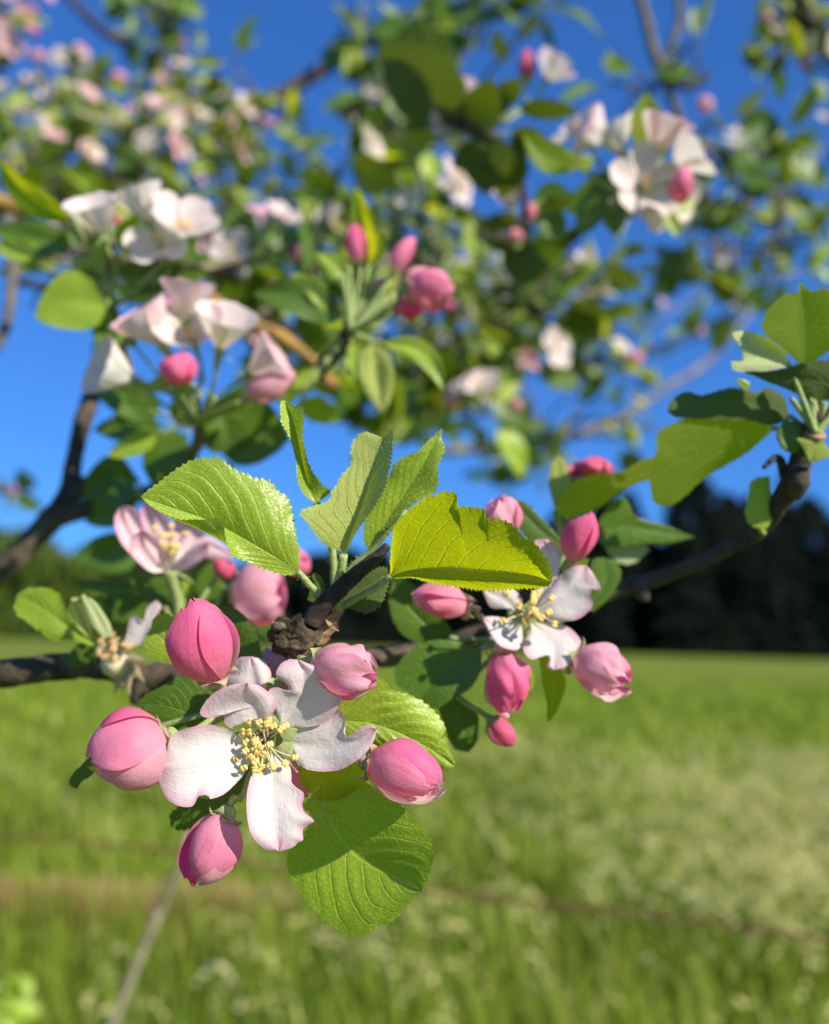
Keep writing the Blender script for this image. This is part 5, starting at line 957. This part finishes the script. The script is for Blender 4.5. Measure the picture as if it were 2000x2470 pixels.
def MF(parent, T, p, d, face, kind, sc=1.0, spin=0.0, mat='petal_pk', npet=5, join=None):
    q = T(p); P = pw(q[0], q[1], d); f = put_flower(parent, P, camv(*face), kind, spin, sc, npet, mat)
    if join: stalk_to(parent, P - camv(*face) * .018 * sc, join, d)
    return f
def stalk_to(parent, P, join, d, r=.0009):
    J_ = pw(join[0], join[1], join[2] if len(join) > 2 else d); P = Vector(P); mid = (P + J_) / 2 + Vector((0, 0, -.002)); mb = MB(); mb.tube([tuple(P), tuple(mid), tuple(J_)], r, seg=6); mb.build('stalk', M['stalk'], parent)
def ML(parent, T, base, tip, d, w, mat='leaf', top=True, **k):
    if k.pop('shade', False):   # hangs so that the sun falls on its far side
        ax = np.array([tip[0] - base[0], tip[1] - base[1]], float); ax /= np.linalg.norm(ax); sd = np.array([.76, -.65]); pr = np.array([-ax[1], ax[0]])
        k['roll'] = 1.4 * float(pr @ sd); k['droop'] = -1.0 * float(ax @ sd); k['fold'] = .05; top = False
    kk = dict(n=22, k=5, serr=2.0, teeth=16); kk.update(k); return leafbt(parent, T, base, tip, d * 1000, k.pop('d1', d * 1000) if 'd1' in k else d * 1000, w, mat, top, **{a: b for a, b in kk.items() if a != 'd1'})

m1 = thing('blossom_cluster', 'blurred cluster of white flowers on an upright spur near the upper left edge', 'blossom', pw(265, 760, .31))
j1 = (265, 740, .31)
for p, face, kd, sc, sp in (((570, 500), (-.1, .8, .6), 2, .85, .3), ((1010, 500), (.35, .6, .7), 1, .78, 1.0), ((830, 420), (-.3, .9, .3), 2, .8, .2), ((900, 560), (.0, .4, .9), 0, .65, .5)):
    MF(m1, C6, p, .30, face, kd, sc, sp, 'petal_far', join=j1)
for b, t, w, mt, tp, k in (((420, 420), (-20, 60), 150, 'leaf_back', False, dict(arch=-.12, roll=.5)), ((680, 600), (850, 400), 230, 'leaf_back', False, dict(fold=.6)), ((400, 560), (-40, 470), 190, 'leaf_dark', True, {}), ((640, 700), (1180, 700), 190, 'leaf_dark', True, dict(arch=.08)), ((650, 800), (960, 830), 130, 'leaf', True, {}), ((600, 900), (190, 960), 340, 'leaf', True, dict(arch=.15, fold=.1)), ((620, 880), (560, 1170), 160, 'leaf_dark', True, {}), ((640, 900), (640, 1190), 90, 'leaf', True, {}), ((590, 720), (400, 640), 110, 'leaf_wool', False, {}), ((560, 700), (240, 850), 140, 'leaf', True, dict(fold=.5)), ((640, 640), (480, 560), 110, 'leaf', True, {}), ((590, 780), (380, 790), 170, 'leaf_dark', True, {}), ((-40, 560), (300, 620), 130, 'leaf', True, {})):
    ML(m1, C6, b, t, .31 if w < 300 else .30, w, mt, tp, petiole=(610, 860), seed=int(b[0]), **k)
bough_tube(m1, [(270, 585, .31, 1.6), (262, 680, .312, 2.0), (268, 760, .315, 2.8), (275, 800, .32, 3), (300, 880, .34, 3), (330, 1000, .35, 2.5)], 'green_bark', n=24, name='spur')

m2 = thing('blossom_cluster', 'blurred pink and white cluster round one round hot pink bud, over the dark leaves', 'blossom', pw(480, 1010, .30))
j2 = (475, 1010, .30)
for p, face, kd, sc, sp in (((900, 1110), (-.5, .8, .4), 2, .95, .4), ((1230, 1130), (.3, .8, .5), 2, .9, 1.1), ((740, 1310), (-.7, .3, .6), 2, .9, .9), ((1080, 1100), (.0, .6, .8), 1, .75, .6), ((1400, 1270), (.8, .5, .1), 2, .8, .2), ((1040, 960), (.1, 1, .1), 2, .8, .6)):
    MF(m2, C6, p, .285, face, kd, sc, sp, 'petal_pk' if p[0] in (900, 1400, 1040) else 'petal_far', join=j2)
bud(m2, C6, (1000, 1340), (1015, 1150), 268, 264, 5.6, 'bud', phase=.3, stalk=[toC(C6, j2[:2]) + (30,)], seed=40, sep=4, sep_curl=1.6, sep_len=6, label='round hot pink bud in the middle')
bud(m2, C6, (900, 930), (960, 870), 300, 300, 4.2, 'bud_mid', phase=.3, stalk=[(930, 1100, 0)], seed=41, sep=3)
bud(m2, C6, (1370, 1410), (1640, 1260), 285, 285, 5.2, 'bud_pale', phase=.3, stalk=[toC(C6, j2[:2]) + (10,)], seed=42, sep=3)
for b, t, w, mt, tp, k in (((800, 1350), (1100, 1450), 110, 'leaf_back', False, dict(arch=-.2)), ((1180, 1470), (1600, 1180), 130, 'leaf_back', True, dict(arch=.1)), ((900, 1500), (480, 1290), 220, 'leaf_dark', True, {}), ((900, 1560), (520, 1590), 170, 'leaf_dark', True, {}), ((880, 1620), (600, 1736), 130, 'leaf', True, {}), ((1250, 1500), (1180, 1720), 300, 'leaf_dark', True, dict(arch=-.2)), ((1200, 1560), (1620, 1640), 400, 'leaf_dark', True, dict(fold=.1)), ((1150, 1500), (1400, 1420), 90, 'leaf', True, {}), ((760, 1130), (660, 1000), 80, 'leaf_pale', True, {}), ((830, 1480), (640, 1500), 170, 'leaf_dark', True, {}), ((1040, 1620), (800, 1820), 260, 'leaf_dark', True, {}), ((1000, 1560), (1010, 1350), 110, 'leaf_back', False, {}),((1100, 1560), (1330, 1380), 90, 'leaf_wool', False, {})):
    ML(m2, C6, b, t, .32 if w > 150 else .30, w, mt, tp, petiole=(1080, 1560), seed=int(b[0]), **k)
bough_tube(m2, [(468, 960, .30, 1.6), (478, 1020, .303, 2.0), (480, 1060, .31, 2.4), (455, 1110, .33, 2.4), (430, 1165, .345, 2.4)], 'green_bark', n=24, name='spur')
# three dark leaves low at the left in front of the wood edge
m2b = thing('leafy_shoot', 'dark blurred leaves hanging in shade under the forked branch', 'leafy shoot', pw(330, 1200, .32))
for b, t, w, mt, tp, k in (((330, 1200), (205, 1260), 90, 'leaf_dark', True, {}), ((330, 1150), (200, 1180), 130, 'leaf_dark', True, {}), ((380, 1180), (420, 1060), 90, 'leaf_dark', True, {}), ((340, 1330), (180, 1340), 100, 'leaf_dark', True, {}), ((430, 1250), (560, 1120), 120, 'leaf_dark', True, {}), ((250, 1120), (210, 1230), 60, 'leaf_dark', True, {})):
    ML(m2b, FULL, b, t, .33, w, mt, tp, petiole=(345, 1200), seed=int(b[1]), **k)

m3 = thing('blossom_cluster', 'blurred cluster of long-stalked pink buds with one big round bud, in the middle', 'blossom', pw(850, 790, .30))
j3 = toC(C7, (842, 800))
bud(m3, C7, (960, 620), (1235, 590), 272, 266, 6.3, 'bud_mid', phase=.2, stalk=[(860, 720, 10), j3 + (20,)], seed=50, sep=4, label='largest round rose bud of the middle cluster')
bud(m3, C7, (880, 720), (1045, 735), 282, 278, 3.8, 'bud', phase=.2, stalk=[(800, 780, 8), j3 + (12,)], seed=51, sep=4)
bud(m3, C7, (660, 470), (630, 225), 300, 300, 3.9, 'bud', phase=.2, stalk=[(640, 650, 0), j3], seed=52, sep=3)
bud(m3, C7, (860, 520), (985, 300), 295, 295, 3.4, 'bud_mid', phase=.2, stalk=[(730, 720, 0), j3], seed=53, sep=4)
bud(m3, C7, (930, 610), (1080, 500), 300, 300, 4.6, 'bud_pale', phase=.2, stalk=[(780, 730, 0), j3], seed=54, sep=4)
bud(m3, C7, (780, 620), (790, 545), 300, 300, 2.4, 'bud_pale', phase=.2, stalk=[(700, 740, 0), j3], seed=55, sep=0)
for x, y in ((560, 520), (880, 640), (820, 660), (600, 480)): stem('stalk', m3, M['stalk'], C7, [(x, y, 0), ((x + 620) / 2, (y + 860) / 2, 0), (610, 860, 0)], 296, .8, 1.1)
for b, t, w, mt, tp, k in (((720, 470), (640, 0), 150, 'leaf_back', False, dict(fold=.8, roll=.4)), ((780, 460), (790, 250), 80, 'leaf_back', False, {}), ((590, 610), (400, 390), 130, 'leaf', True, dict(arch=.15)), ((500, 760), (250, 520), 120, 'leaf', True, dict(arch=.1)), ((560, 790), (20, 640), 230, 'leaf_dark', True, dict(arch=.1)), ((620, 930), (680, 1220), 130, 'leaf', True, {}), ((740, 930), (800, 1360), 210, 'leaf_wool', False, dict(quilt=1.2)), ((800, 930), (1170, 1230), 140, 'leaf', True, dict(arch=-.22)), ((300, 1290), (560, 1400), 150, 'leaf_back', False, {}), ((280, 1240), (420, 1080), 120, 'leaf', True, {}), ((300, 1240), (120, 1240), 130, 'leaf_back', False, {}), ((700, 830), (880, 690), 90, 'leaf_wool', False, {})):
    ML(m3, C7, b, t, .30, w, mt, tp, petiole=(600, 860), seed=int(b[0]), **k)
bough_tube(m3, [(848, 765, .30, 1.8), (840, 800, .30, 2.4), (815, 845, .305, 2.8), (780, 880, .31, 2.8), (770, 905, .32, 2.6)], 'twig', n=20, name='spur')

m4 = thing('blossom_cluster', 'blurred bright cluster of pink-white flowers with a pointed lime leaf, upper right against the sky', 'blossom', pw(1530, 470, .34))
j4 = (1520, 480, .345)
for p, face, kd, sc, sp in (((750, 980), (.25, .15, 1), 0, .85, .3), ((820, 1080), (.4, -.2, .9), 0, .6, .9), ((700, 1040), (-.3, -.2, .9), 1, .6, .7), ((650, 800), (-.5, .8, .3), 2, .85, .5), ((930, 860), (.8, .5, .4), 1, .85, .9), ((560, 740), (-.8, .5, .0), 1, .8, .1), ((830, 800), (.3, .9, .3), 2, .9, .1), ((430, 700), (-.6, .6, .4), 0, .7, .9), ((880, 1010), (.6, -.3, .8), 1, .75, .4)):
    MF(m4, C8, p, .335 if sc > .82 else .36, face, kd, sc, sp, 'petal_far' if p[0] not in (560, 830) else 'petal_pk', join=j4)
bud(m4, C8, (900, 965), (1030, 990), 320, 317, 6.4, 'bud_mid', phase=.4, seed=60, sep=4, stalk=[toC(C8, j4[:2]) + (20,)], label='single glossy pink bud on the sunny side')
for b, t, w, mt, tp, k in (((790, 800), (780, 480), 190, 'leaf_back', False, dict(fold=.3)), ((860, 830), (860, 690), 80, 'leaf_back', False, {}), ((440, 870), (130, 690), 170, 'leaf_back', True, dict(arch=-.12)), ((560, 930), (370, 1130), 130, 'leaf', True, {}), ((560, 980), (420, 1240), 150, 'leaf_dark', True, {}), ((600, 1060), (620, 1230), 130, 'leaf_dark', True, {}), ((380, 1010), (180, 1050), 80, 'leaf', True, dict(arch=.2)), ((350, 1220), (220, 1130), 160, 'leaf_dark', True, {}), ((640, 1000), (480, 930), 150, 'leaf_dark', True, {}), ((900, 1080), (1040, 1050), 110, 'leaf_pale', False, {}), ((880, 1100), (950, 1240), 90, 'leaf_wool', True, {}), ((420, 880), (500, 820), 90, 'leaf', True, {})):
    ML(m4, C8, b, t, .35, w, mt, tp, petiole=toC(C8, j4[:2]), seed=int(b[0]), **k)
bough_tube(m4, [(1520, 480, .345, 2.4), (1440, 520, .40, 3.2), (1380, 570, .5, 4)], 'twig', n=20, name='spur')

# dark leafy spur at the top middle with big leaves
m5 = thing('leafy_spur', 'blurred shaded spur with one very large dark leaf hanging at the top middle', 'leafy shoot', pw(1130, 320, .42))
for b, t, w, mt, tp, k in (((1110, 300), (920, 90), 200, 'leaf_dark', False, dict(shade=True)), ((1000, 40), (1075, 290), 120, 'leaf_dark', False, {}), ((1130, 330), (1190, 190), 120, 'leaf_dark', True, {}), ((1180, 320), (1170, 470), 150, 'leaf_dark', True, {}), ((1250, 260), (1400, 270), 60, 'leaf_dark', True, {}), ((1230, 270), (1120, 250), 90, 'leaf_dark', True, {}), ((1230, 320), (1340, 370), 80, 'leaf_dark', True, {}), ((1050, 330), (960, 350), 60, 'leaf', True, {}), ((1240, 350), (1210, 480), 110, 'leaf_dark', True, {}), ((1180, 360), (1090, 400), 90, 'leaf_dark', True, {}), ((1200, 250), (1260, 190), 70, 'leaf_dark', True, {})):
    k = dict(k, shade=True); ML(m5, FULL, b, t, .42, w * .88, mt, tp, petiole=(1150, 320), seed=int(b[0]), **k)
bud(m5, FULL, (1272, 200), (1272, 120), 430, 430, 3.8, 'bud_deep', phase=.3, stalk=[(1260, 270, 0), (1160, 320, 0)], seed=61, sep=4, sep_curl=.2, label='brown-red bud standing against the sky')
for p, fc in (((1120, 260), (.3, .4, .8)), ((1320, 190), (.5, .8, .1)), ((1100, 310), (-.2, .2, 1))): MF(m5, FULL, p, .43, fc, 1, .75, .2, 'petal', join=(1160, 320, .42))
bough_tube(m5, [(1080, 250, .43, 2.5), (1115, 300, .42, 3.0), (1180, 330, .42, 3.2), (1240, 380, .43, 2.5), (1262, 460, .44, 1.8), (1275, 560, .45, 1.6)], 'bark', n=30, freq=140)
m6 = thing('leafy_spur', 'blurred twig with small pink buds beside the gap of sky in the middle', 'leafy shoot', pw(1280, 560, .45))
for b, t, w, mt in (((1270, 560), (1140, 560), 100, 'leaf_dark'), ((1290, 540), (1350, 490), 90, 'leaf'), ((1280, 600), (1250, 690), 120, 'leaf_dark'), ((1290, 620), (1370, 560), 80, 'leaf_back'), ((1300, 600), (1220, 640), 90, 'leaf_dark'), ((1300, 560), (1380, 590), 80, 'leaf_dark'), ((1310, 500), (1390, 470), 60, 'leaf_dark')):
    ML(m6, FULL, b, t, .45, w, mt, True, shade=(mt == 'leaf_dark'), petiole=(1275, 570), seed=b[0])
for b, t, w in (((1270, 540), (1285, 490), 'bud_mid'), ((1245, 590), (1240, 550), 'bud_mid'), ((1250, 580), (1220, 560), 'bud_pale')):
    bud(m6, FULL, b, t, 450, 450, 4.4, w, seed=b[1], sep=3, stalk=[(1275, 570, 0)])
MF(m6, FULL, (1235, 505), .45, (-.2, .8, .5), 2, .8, 0, 'petal', join=(1275, 570, .45)); MF(m6, FULL, (1220, 575), .46, (-.4, .6, .5), 1, .7, 0, 'petal', join=(1275, 570, .45))

# ---------------------------------------------------------------- far boughs of the same orchard tree, 0.6 to 2 m away
rb = random.Random(77)
def spur_at(parent, x, y, d, nl, nf, nb, joinP, sc=1.0, warm=.5, dark=0.0):
    C = pw(x, y, d); rx = lambda a, b: rb.uniform(a, b)
    if joinP is not None:
        mid = (C + joinP) / 2 + Vector((rx(-.01, .01), 0, rx(-.01, .01))); mb = MB(); mb.tube([tuple(joinP), tuple(mid), tuple(C)], [.0026, .002, .0016], seg=6, lump=.1, freq=100); mb.build('twig', M['bark_lichen' if rb.random() < .6 else 'bark'], parent)
    for i in range(nl):
        th = rx(0, 6.28); ax = camv(math.cos(th), math.sin(th) * .9 + .15, rx(-.6, .8)); nr = camv(rx(-1, .7), rx(-.3, 1), rx(-.5, 1))
        kd = (2 if rb.random() < .5 else 5) if rb.random() < dark else rb.choice((0, 4, 1, 3, 4, 4, 2)); put_leaf(parent, C + ax * .004, ax, nr, kd, sc * rx(.38, 1.0))
    for i in range(nf):
        th = rx(0, 6.28); ax = camv(math.cos(th) * .7 + .2, math.sin(th) * .5 + .5, rx(.0, .9)); put_flower(parent, C + ax * .024 * sc, ax, rb.choice((0, 1, 1, 2, 3)), rx(0, 6), sc * rx(.6, .9), 5, ('petal_pk' if rb.random() < .6 else 'petal_rose') if rb.random() < warm else None)
    for i in range(nb):
        th = rx(0, 6.28); ax = camv(math.cos(th), math.sin(th) * .5 + .5, rx(-.2, .7)); put_bud(parent, C + ax * .022 * sc, ax, rb.choice((0, 1, 1, 2)), rx(0, 6), sc * rx(.8, 1.15))
def near_pt(C, tubes):
    best = None
    for V in tubes:
        dd = np.linalg.norm(V - np.array(C), axis=1); i = dd.argmin()
        if best is None or dd[i] < best[0]: best = (dd[i], Vector(V[i]))
    return best[1]
def inside(x, y, poly):
    c = False; j = len(poly) - 1
    for i in range(len(poly)):
        if (poly[i][1] > y) != (poly[j][1] > y) and x < (poly[j][0] - poly[i][0]) * (y - poly[i][1]) / (poly[j][1] - poly[i][1]) + poly[i][0]: c = not c
        j = i
    return c
def far_bough(name, label, tubes, poly, d0, d1, n, spec=(), nl=(4, 6), nf=(0, 2), nb=(0, 2), warm=.5, dark=.2, mind=60, sc=1.0):
    x, y, d, r = tubes[0][1][0]; t = thing(name, label, 'blossoming branch', pw(x, y, d)); T_ = [bough_tube(t, pts, m_, n=60, seg=10, freq=60, lump=.12) for m_, pts in tubes]
    for (x, y, d, a, b, c) in spec: P = pw(x, y, d); spur_at(t, x, y, d, a, b, c, near_pt(P, T_), sc, warm, dark)
    done = []; k = 0; x0, x1 = min(p[0] for p in poly), max(p[0] for p in poly); y0, y1 = min(p[1] for p in poly), max(p[1] for p in poly)
    while len(done) < n and k < 4000:
        k += 1; x, y = rb.uniform(x0, x1), rb.uniform(y0, y1)
        if not inside(x, y, poly) or any((x - a) ** 2 + (y - b) ** 2 < mind ** 2 for a, b in done): continue
        done.append((x, y)); d = rb.uniform(d0, d1); P = pw(x, y, d)
        spur_at(t, x, y, d, rb.randint(*nl), rb.randint(*nf), rb.randint(*nb), near_pt(P, T_), sc, warm, dark)
    return t
far_bough('apple_branch', 'blossom-laden branch filling the upper left, pink and white against the sky',
    [('bark', [(-120, 560, 1.0, 8), (60, 480, 1.0, 8), (250, 430, 1.0, 7), (420, 370, 1.0, 7), (560, 300, 1.0, 8), (640, 250, 1.0, 8.5), (750, 185, 1.02, 8), (860, 120, 1.05, 8)]), ('bark_lichen', [(250, 430, 1.0, 6), (400, 520, 1.0, 6), (560, 566, .95, 5), (700, 568, .95, 5), (800, 560, .95, 4.5)]), ('bark', [(100, 470, 1, 5), (170, 330, 1.0, 4), (160, 190, 1, 3)])],
    [(-30, 280), (120, 210), (220, 170), (330, 250), (450, 190), (560, 270), (680, 320), (760, 430), (800, 560), (700, 660), (450, 640), (150, 560), (-30, 560)], .85, 1.25, 62,
    [(165, 165, 1.0, 3, 2, 1), (205, 270, 1.0, 3, 2, 2), (240, 220, 1.0, 2, 1, 2), (445, 205, 1.0, 3, 1, 1), (560, 150, 1.0, 3, 0, 0), (490, 135, 1.0, 2, 0, 1), (50, 335, .9, 3, 3, 0), (320, 320, 1.0, 2, 2, 0), (640, 290, .95, 3, 1, 0), (690, 320, 1.0, 2, 0, 2), (430, 250, 1.0, 3, 1, 1), (820, 430, .8, 4, 2, 0)], nl=(6, 9), nf=(1, 3), nb=(0, 0), warm=.35, dark=.25, mind=38)
far_bough('apple_branch', 'thin dark branch with a drooping leafy spray at the top left corner of the sky',
    [('bark', [(120, -60, 1.1, 5), (190, 20, 1.1, 5), (250, 75, 1.1, 6), (312, 108, 1.1, 6)]), ('bark', [(420, -60, 1.1, 4), (385, 40, 1.1, 4), (395, 150, 1.1, 4), (400, 240, 1.08, 4), (430, 370, 1.0, 4)])],
    [(350, -20), (450, -20), (440, 240), (360, 200), (300, 60)], 1.05, 1.15, 8, [(330, 28, 1.1, 3, 2, 0), (415, 5, 1.05, 4, 0, 0), (375, 90, 1.1, 4, 0, 0), (400, 190, 1.1, 4, 0, 0)], nl=(4, 6), nf=(0, 0), nb=(0, 0), dark=.5, mind=40)
far_bough('apple_branch', 'pink tipped branch end hanging in at the very top left edge', [('bark', [(-90, -20, 1.0, 4), (-30, 60, 1.0, 3), (0, 160, 1.0, 2)])], [(-30, -20), (75, -20), (50, 120), (-10, 220)], .95, 1.05, 6, [(35, 90, 1.0, 2, 2, 2), (20, 20, 1.0, 2, 2, 1), (10, 170, 1.0, 1, 1, 1)], nl=(1, 3), nf=(1, 2), warm=1, mind=40)
far_bough('apple_branch', 'tiny blossom sprig alone beside the forked branch', [('bark', [(-60, 1180, 1.0, 2), (10, 1190, 1.0, 2)])], [(0, 1160), (30, 1160), (30, 1210), (0, 1210)], 1, 1.02, 1, [(15, 1185, 1.0, 2, 1, 1)], warm=1)
far_bough('apple_branch', 'shaded branch with dark leaves and white blossom along the top middle',
    [('bark', [(860, 120, 1.05, 6), (930, 80, 1.0, 6), (1010, 60, 1.0, 5), (1150, 50, 1.0, 5), (1300, -10, 1.0, 4)]), ('bark', [(860, 120, 1.05, 5), (880, 240, 1.0, 4), (930, 330, .95, 4), (1000, 400, .95, 4), (1060, 520, .95, 4)])],
    [(870, -20), (1370, -20), (1350, 50), (1260, 60), (1140, 80), (1060, 90), (990, 180), (960, 250), (1060, 310), (1060, 400), (960, 430), (890, 330), (870, 120)], .75, 1.05, 13,
    [(880, 5, 1.0, 3, 1, 0), (1120, 20, .9, 3, 3, 0), (1320, 5, .9, 3, 1, 0), (1160, 100, .9, 3, 0, 0), (930, 250, .85, 3, 1, 0), (900, 330, .85, 3, 1, 1)], nl=(7, 10), nf=(0, 0), nb=(0, 0), warm=.2, dark=.92, mind=44, sc=1.15)
far_bough('apple_branch', 'curving black branch with dense yellow-green leaves and blossom in the middle distance',
    [('bark', [(640, 880, .75, 6), (760, 905, .75, 6.5), (860, 945, .75, 6.5), (955, 955, .75, 7), (1060, 968, .75, 7), (1116, 965, .75, 7), (1165, 895, .78, 6.5), (1205, 815, .8, 6.5), (1262, 752, .82, 6), (1320, 670, .85, 5.5), (1370, 590, .85, 5), (1420, 500, .85, 4)]), ('bark_lichen', [(900, 700, .9, 5), (980, 760, .9, 5), (1060, 850, .85, 5)])],
    [(720, 420), (900, 460), (1090, 520), (1250, 620), (1420, 600), (1480, 640), (1500, 760), (1400, 860), (1240, 960), (1100, 1040), (950, 1060), (800, 980), (680, 860), (760, 660)], .62, .98, 44,
    [(1030, 470, .62, 4, 3, 0), (1045, 540, .65, 3, 2, 0), (820, 400, .65, 3, 2, 0), (1155, 770, .7, 3, 0, 2), (1175, 1000, .62, 3, 2, 2), (1420, 780, .8, 3, 1, 0), (1310, 680, .8, 4, 1, 0), (1430, 650, .7, 4, 0, 0), (1480, 620, .7, 3, 0, 0), (1460, 880, .8, 4, 2, 1), (1160, 1000, .65, 2, 0, 2), (1000, 850, .8, 4, 1, 0)], nl=(7, 10), nf=(0, 1), nb=(0, 0), warm=.15, dark=.38, mind=48)
far_bough('apple_branch', 'pale sunlit branch with sparse twigs under the curving black branch',
    [('bark_lichen', [(1040, 1090, 1.3, 7.2), (1120, 1085, 1.3, 7.92), (1220, 1070, 1.3, 7.92), (1300, 1058, 1.32, 7.92), (1400, 1045, 1.35, 7.92), (1500, 1010, 1.4, 7.2)]), ('bark_grey', [(1500, 1010, 1.4, 6.48), (1600, 940, 1.5, 6.48), (1720, 860, 1.6, 6.48), (1830, 720, 1.7, 5.76), (1900, 600, 1.8, 5.04)]), ('bark_grey', [(1300, 1058, 1.32, 3.6), (1290, 980, 1.35, 2.88), (1240, 900, 1.35, 2.88)]), ('bark_grey', [(1360, 1050, 1.35, 3.6), (1400, 960, 1.35, 2.88), (1410, 880, 1.35, 2.16)])],
    [(1160, 1090), (1330, 1080), (1330, 1160), (1240, 1180), (1160, 1150)], 1.2, 1.3, 10,
    [(1520, 920, 1.1, 4, 1, 0), (1500, 1000, 1.1, 5, 1, 0), (1510, 1060, 1.1, 4, 0, 0), (1580, 780, 1.2, 4, 1, 0), (1690, 800, 1.2, 4, 1, 0), (1760, 790, 1.2, 3, 1, 0), (1640, 820, 1.2, 3, 0, 1), (1620, 1040, 1.3, 1, 0, 0), (1450, 860, 1.1, 4, 2, 2), (1700, 700, 1.3, 3, 0, 0)], nl=(4, 6), nf=(0, 0), nb=(0, 0), dark=.3, warm=.5, mind=44)
far_bough('apple_branch', 'lichened forked branch curving down the right side of the sky with small leaf tufts',
    [('bark_lichen', [(1525, -60, .8, 4.44), (1560, 50, .8, 4.59), (1575, 120, .8, 5.03), (1600, 175, .8, 4.81), (1625, 250, .8, 4.07), (1660, 320, .82, 4.07), (1740, 370, .84, 3.7), (1830, 420, .86, 3.33), (1880, 520, .9, 2.96), (1870, 640, .92, 2.59)]), ('bark_lichen', [(1630, -60, .8, 3.7), (1640, 40, .8, 3.7), (1620, 110, .8, 3.7), (1600, 175, .8, 3.7)]), ('bark_lichen', [(1600, 175, .8, 3.7), (1580, 210, .8, 2.96), (1560, 240, .8, 2.22)]), ('bark', [(1610, 190, .8, 2.96), (1660, 210, .8, 3.7), (1700, 185, .8, 3.7), (1705, 170, .8, 2.22)]), ('bark', [(1680, 400, .9, 2.96), (1720, 520, .9, 2.96), (1740, 590, .9, 2.96), (1840, 600, .9, 2.22)])],
    [(1690, 400), (1860, 290), (1990, 380), (1990, 480), (1960, 640), (1760, 800), (1700, 700), (1560, 720), (1680, 560)], .8, 1.05, 15,
    [(1680, 115, .75, 2, 0, 0), (1675, 100, .75, 1, 0, 0), (1470, 200, .8, 2, 0, 0), (1540, 180, .8, 3, 0, 0), (1745, 300, .8, 3, 0, 1), (1760, 420, .8, 3, 1, 0), (1820, 510, .8, 4, 0, 0), (1960, 560, .8, 2, 0, 0), (1985, 350, .9, 3, 1, 0), (1910, 390, .9, 3, 0, 0), (1900, 480, .85, 4, 0, 0), (1600, 640, .85, 4, 0, 0), (1840, 330, .9, 2, 0, 0)], nl=(5, 7), nf=(0, 1), nb=(0, 0), dark=.45, warm=.15, mind=50)
far_bough('apple_branch', 'thick dark branch cutting the top right corner with a few leaves below it',
    [('bark', [(1860, -60, .8, 9), (1900, -5, .8, 9), (1960, 60, .8, 9), (2060, 170, .8, 9)])], [(1840, 60), (1990, 150), (1990, 200), (1900, 130)], .8, .86, 4, [(1865, 110, .8, 4, 0, 0), (1870, 150, .8, 2, 2, 0), (1940, 175, .8, 4, 1, 0), (1990, 40, .8, 3, 1, 0), (1950, 20, .82, 3, 0, 0)], nl=(2, 4), dark=.4, mind=50)
far_bough('apple_branch', 'gnarled ochre lichen-covered branch between the two left clusters',
    [('bark_orange', [(-60, 470, .45, 5), (40, 500, .45, 4.5), (120, 520, .45, 4)]), ('bark_orange', [(440, 660, .42, 2.6), (488, 700, .42, 3.0), (560, 762, .42, 3.4), (640, 795, .42, 3.6), (690, 820, .42, 3.4), (760, 880, .42, 3.0), (800, 930, .41, 4)]), ('bark_grey', [(20, 520, .5, 3), (30, 620, .5, 3.4), (25, 720, .5, 3.2), (5, 810, .5, 3), (-60, 900, .5, 3)])],
    [(150, 620), (700, 600), (760, 780), (700, 980), (560, 700), (420, 700), (160, 700)], .5, .62, 12, [(640, 620, .5, 3, 2, 0), (600, 640, .5, 3, 1, 0)], nl=(3, 5), nf=(0, 1), nb=(0, 1), dark=.4, sc=.9, mind=70)
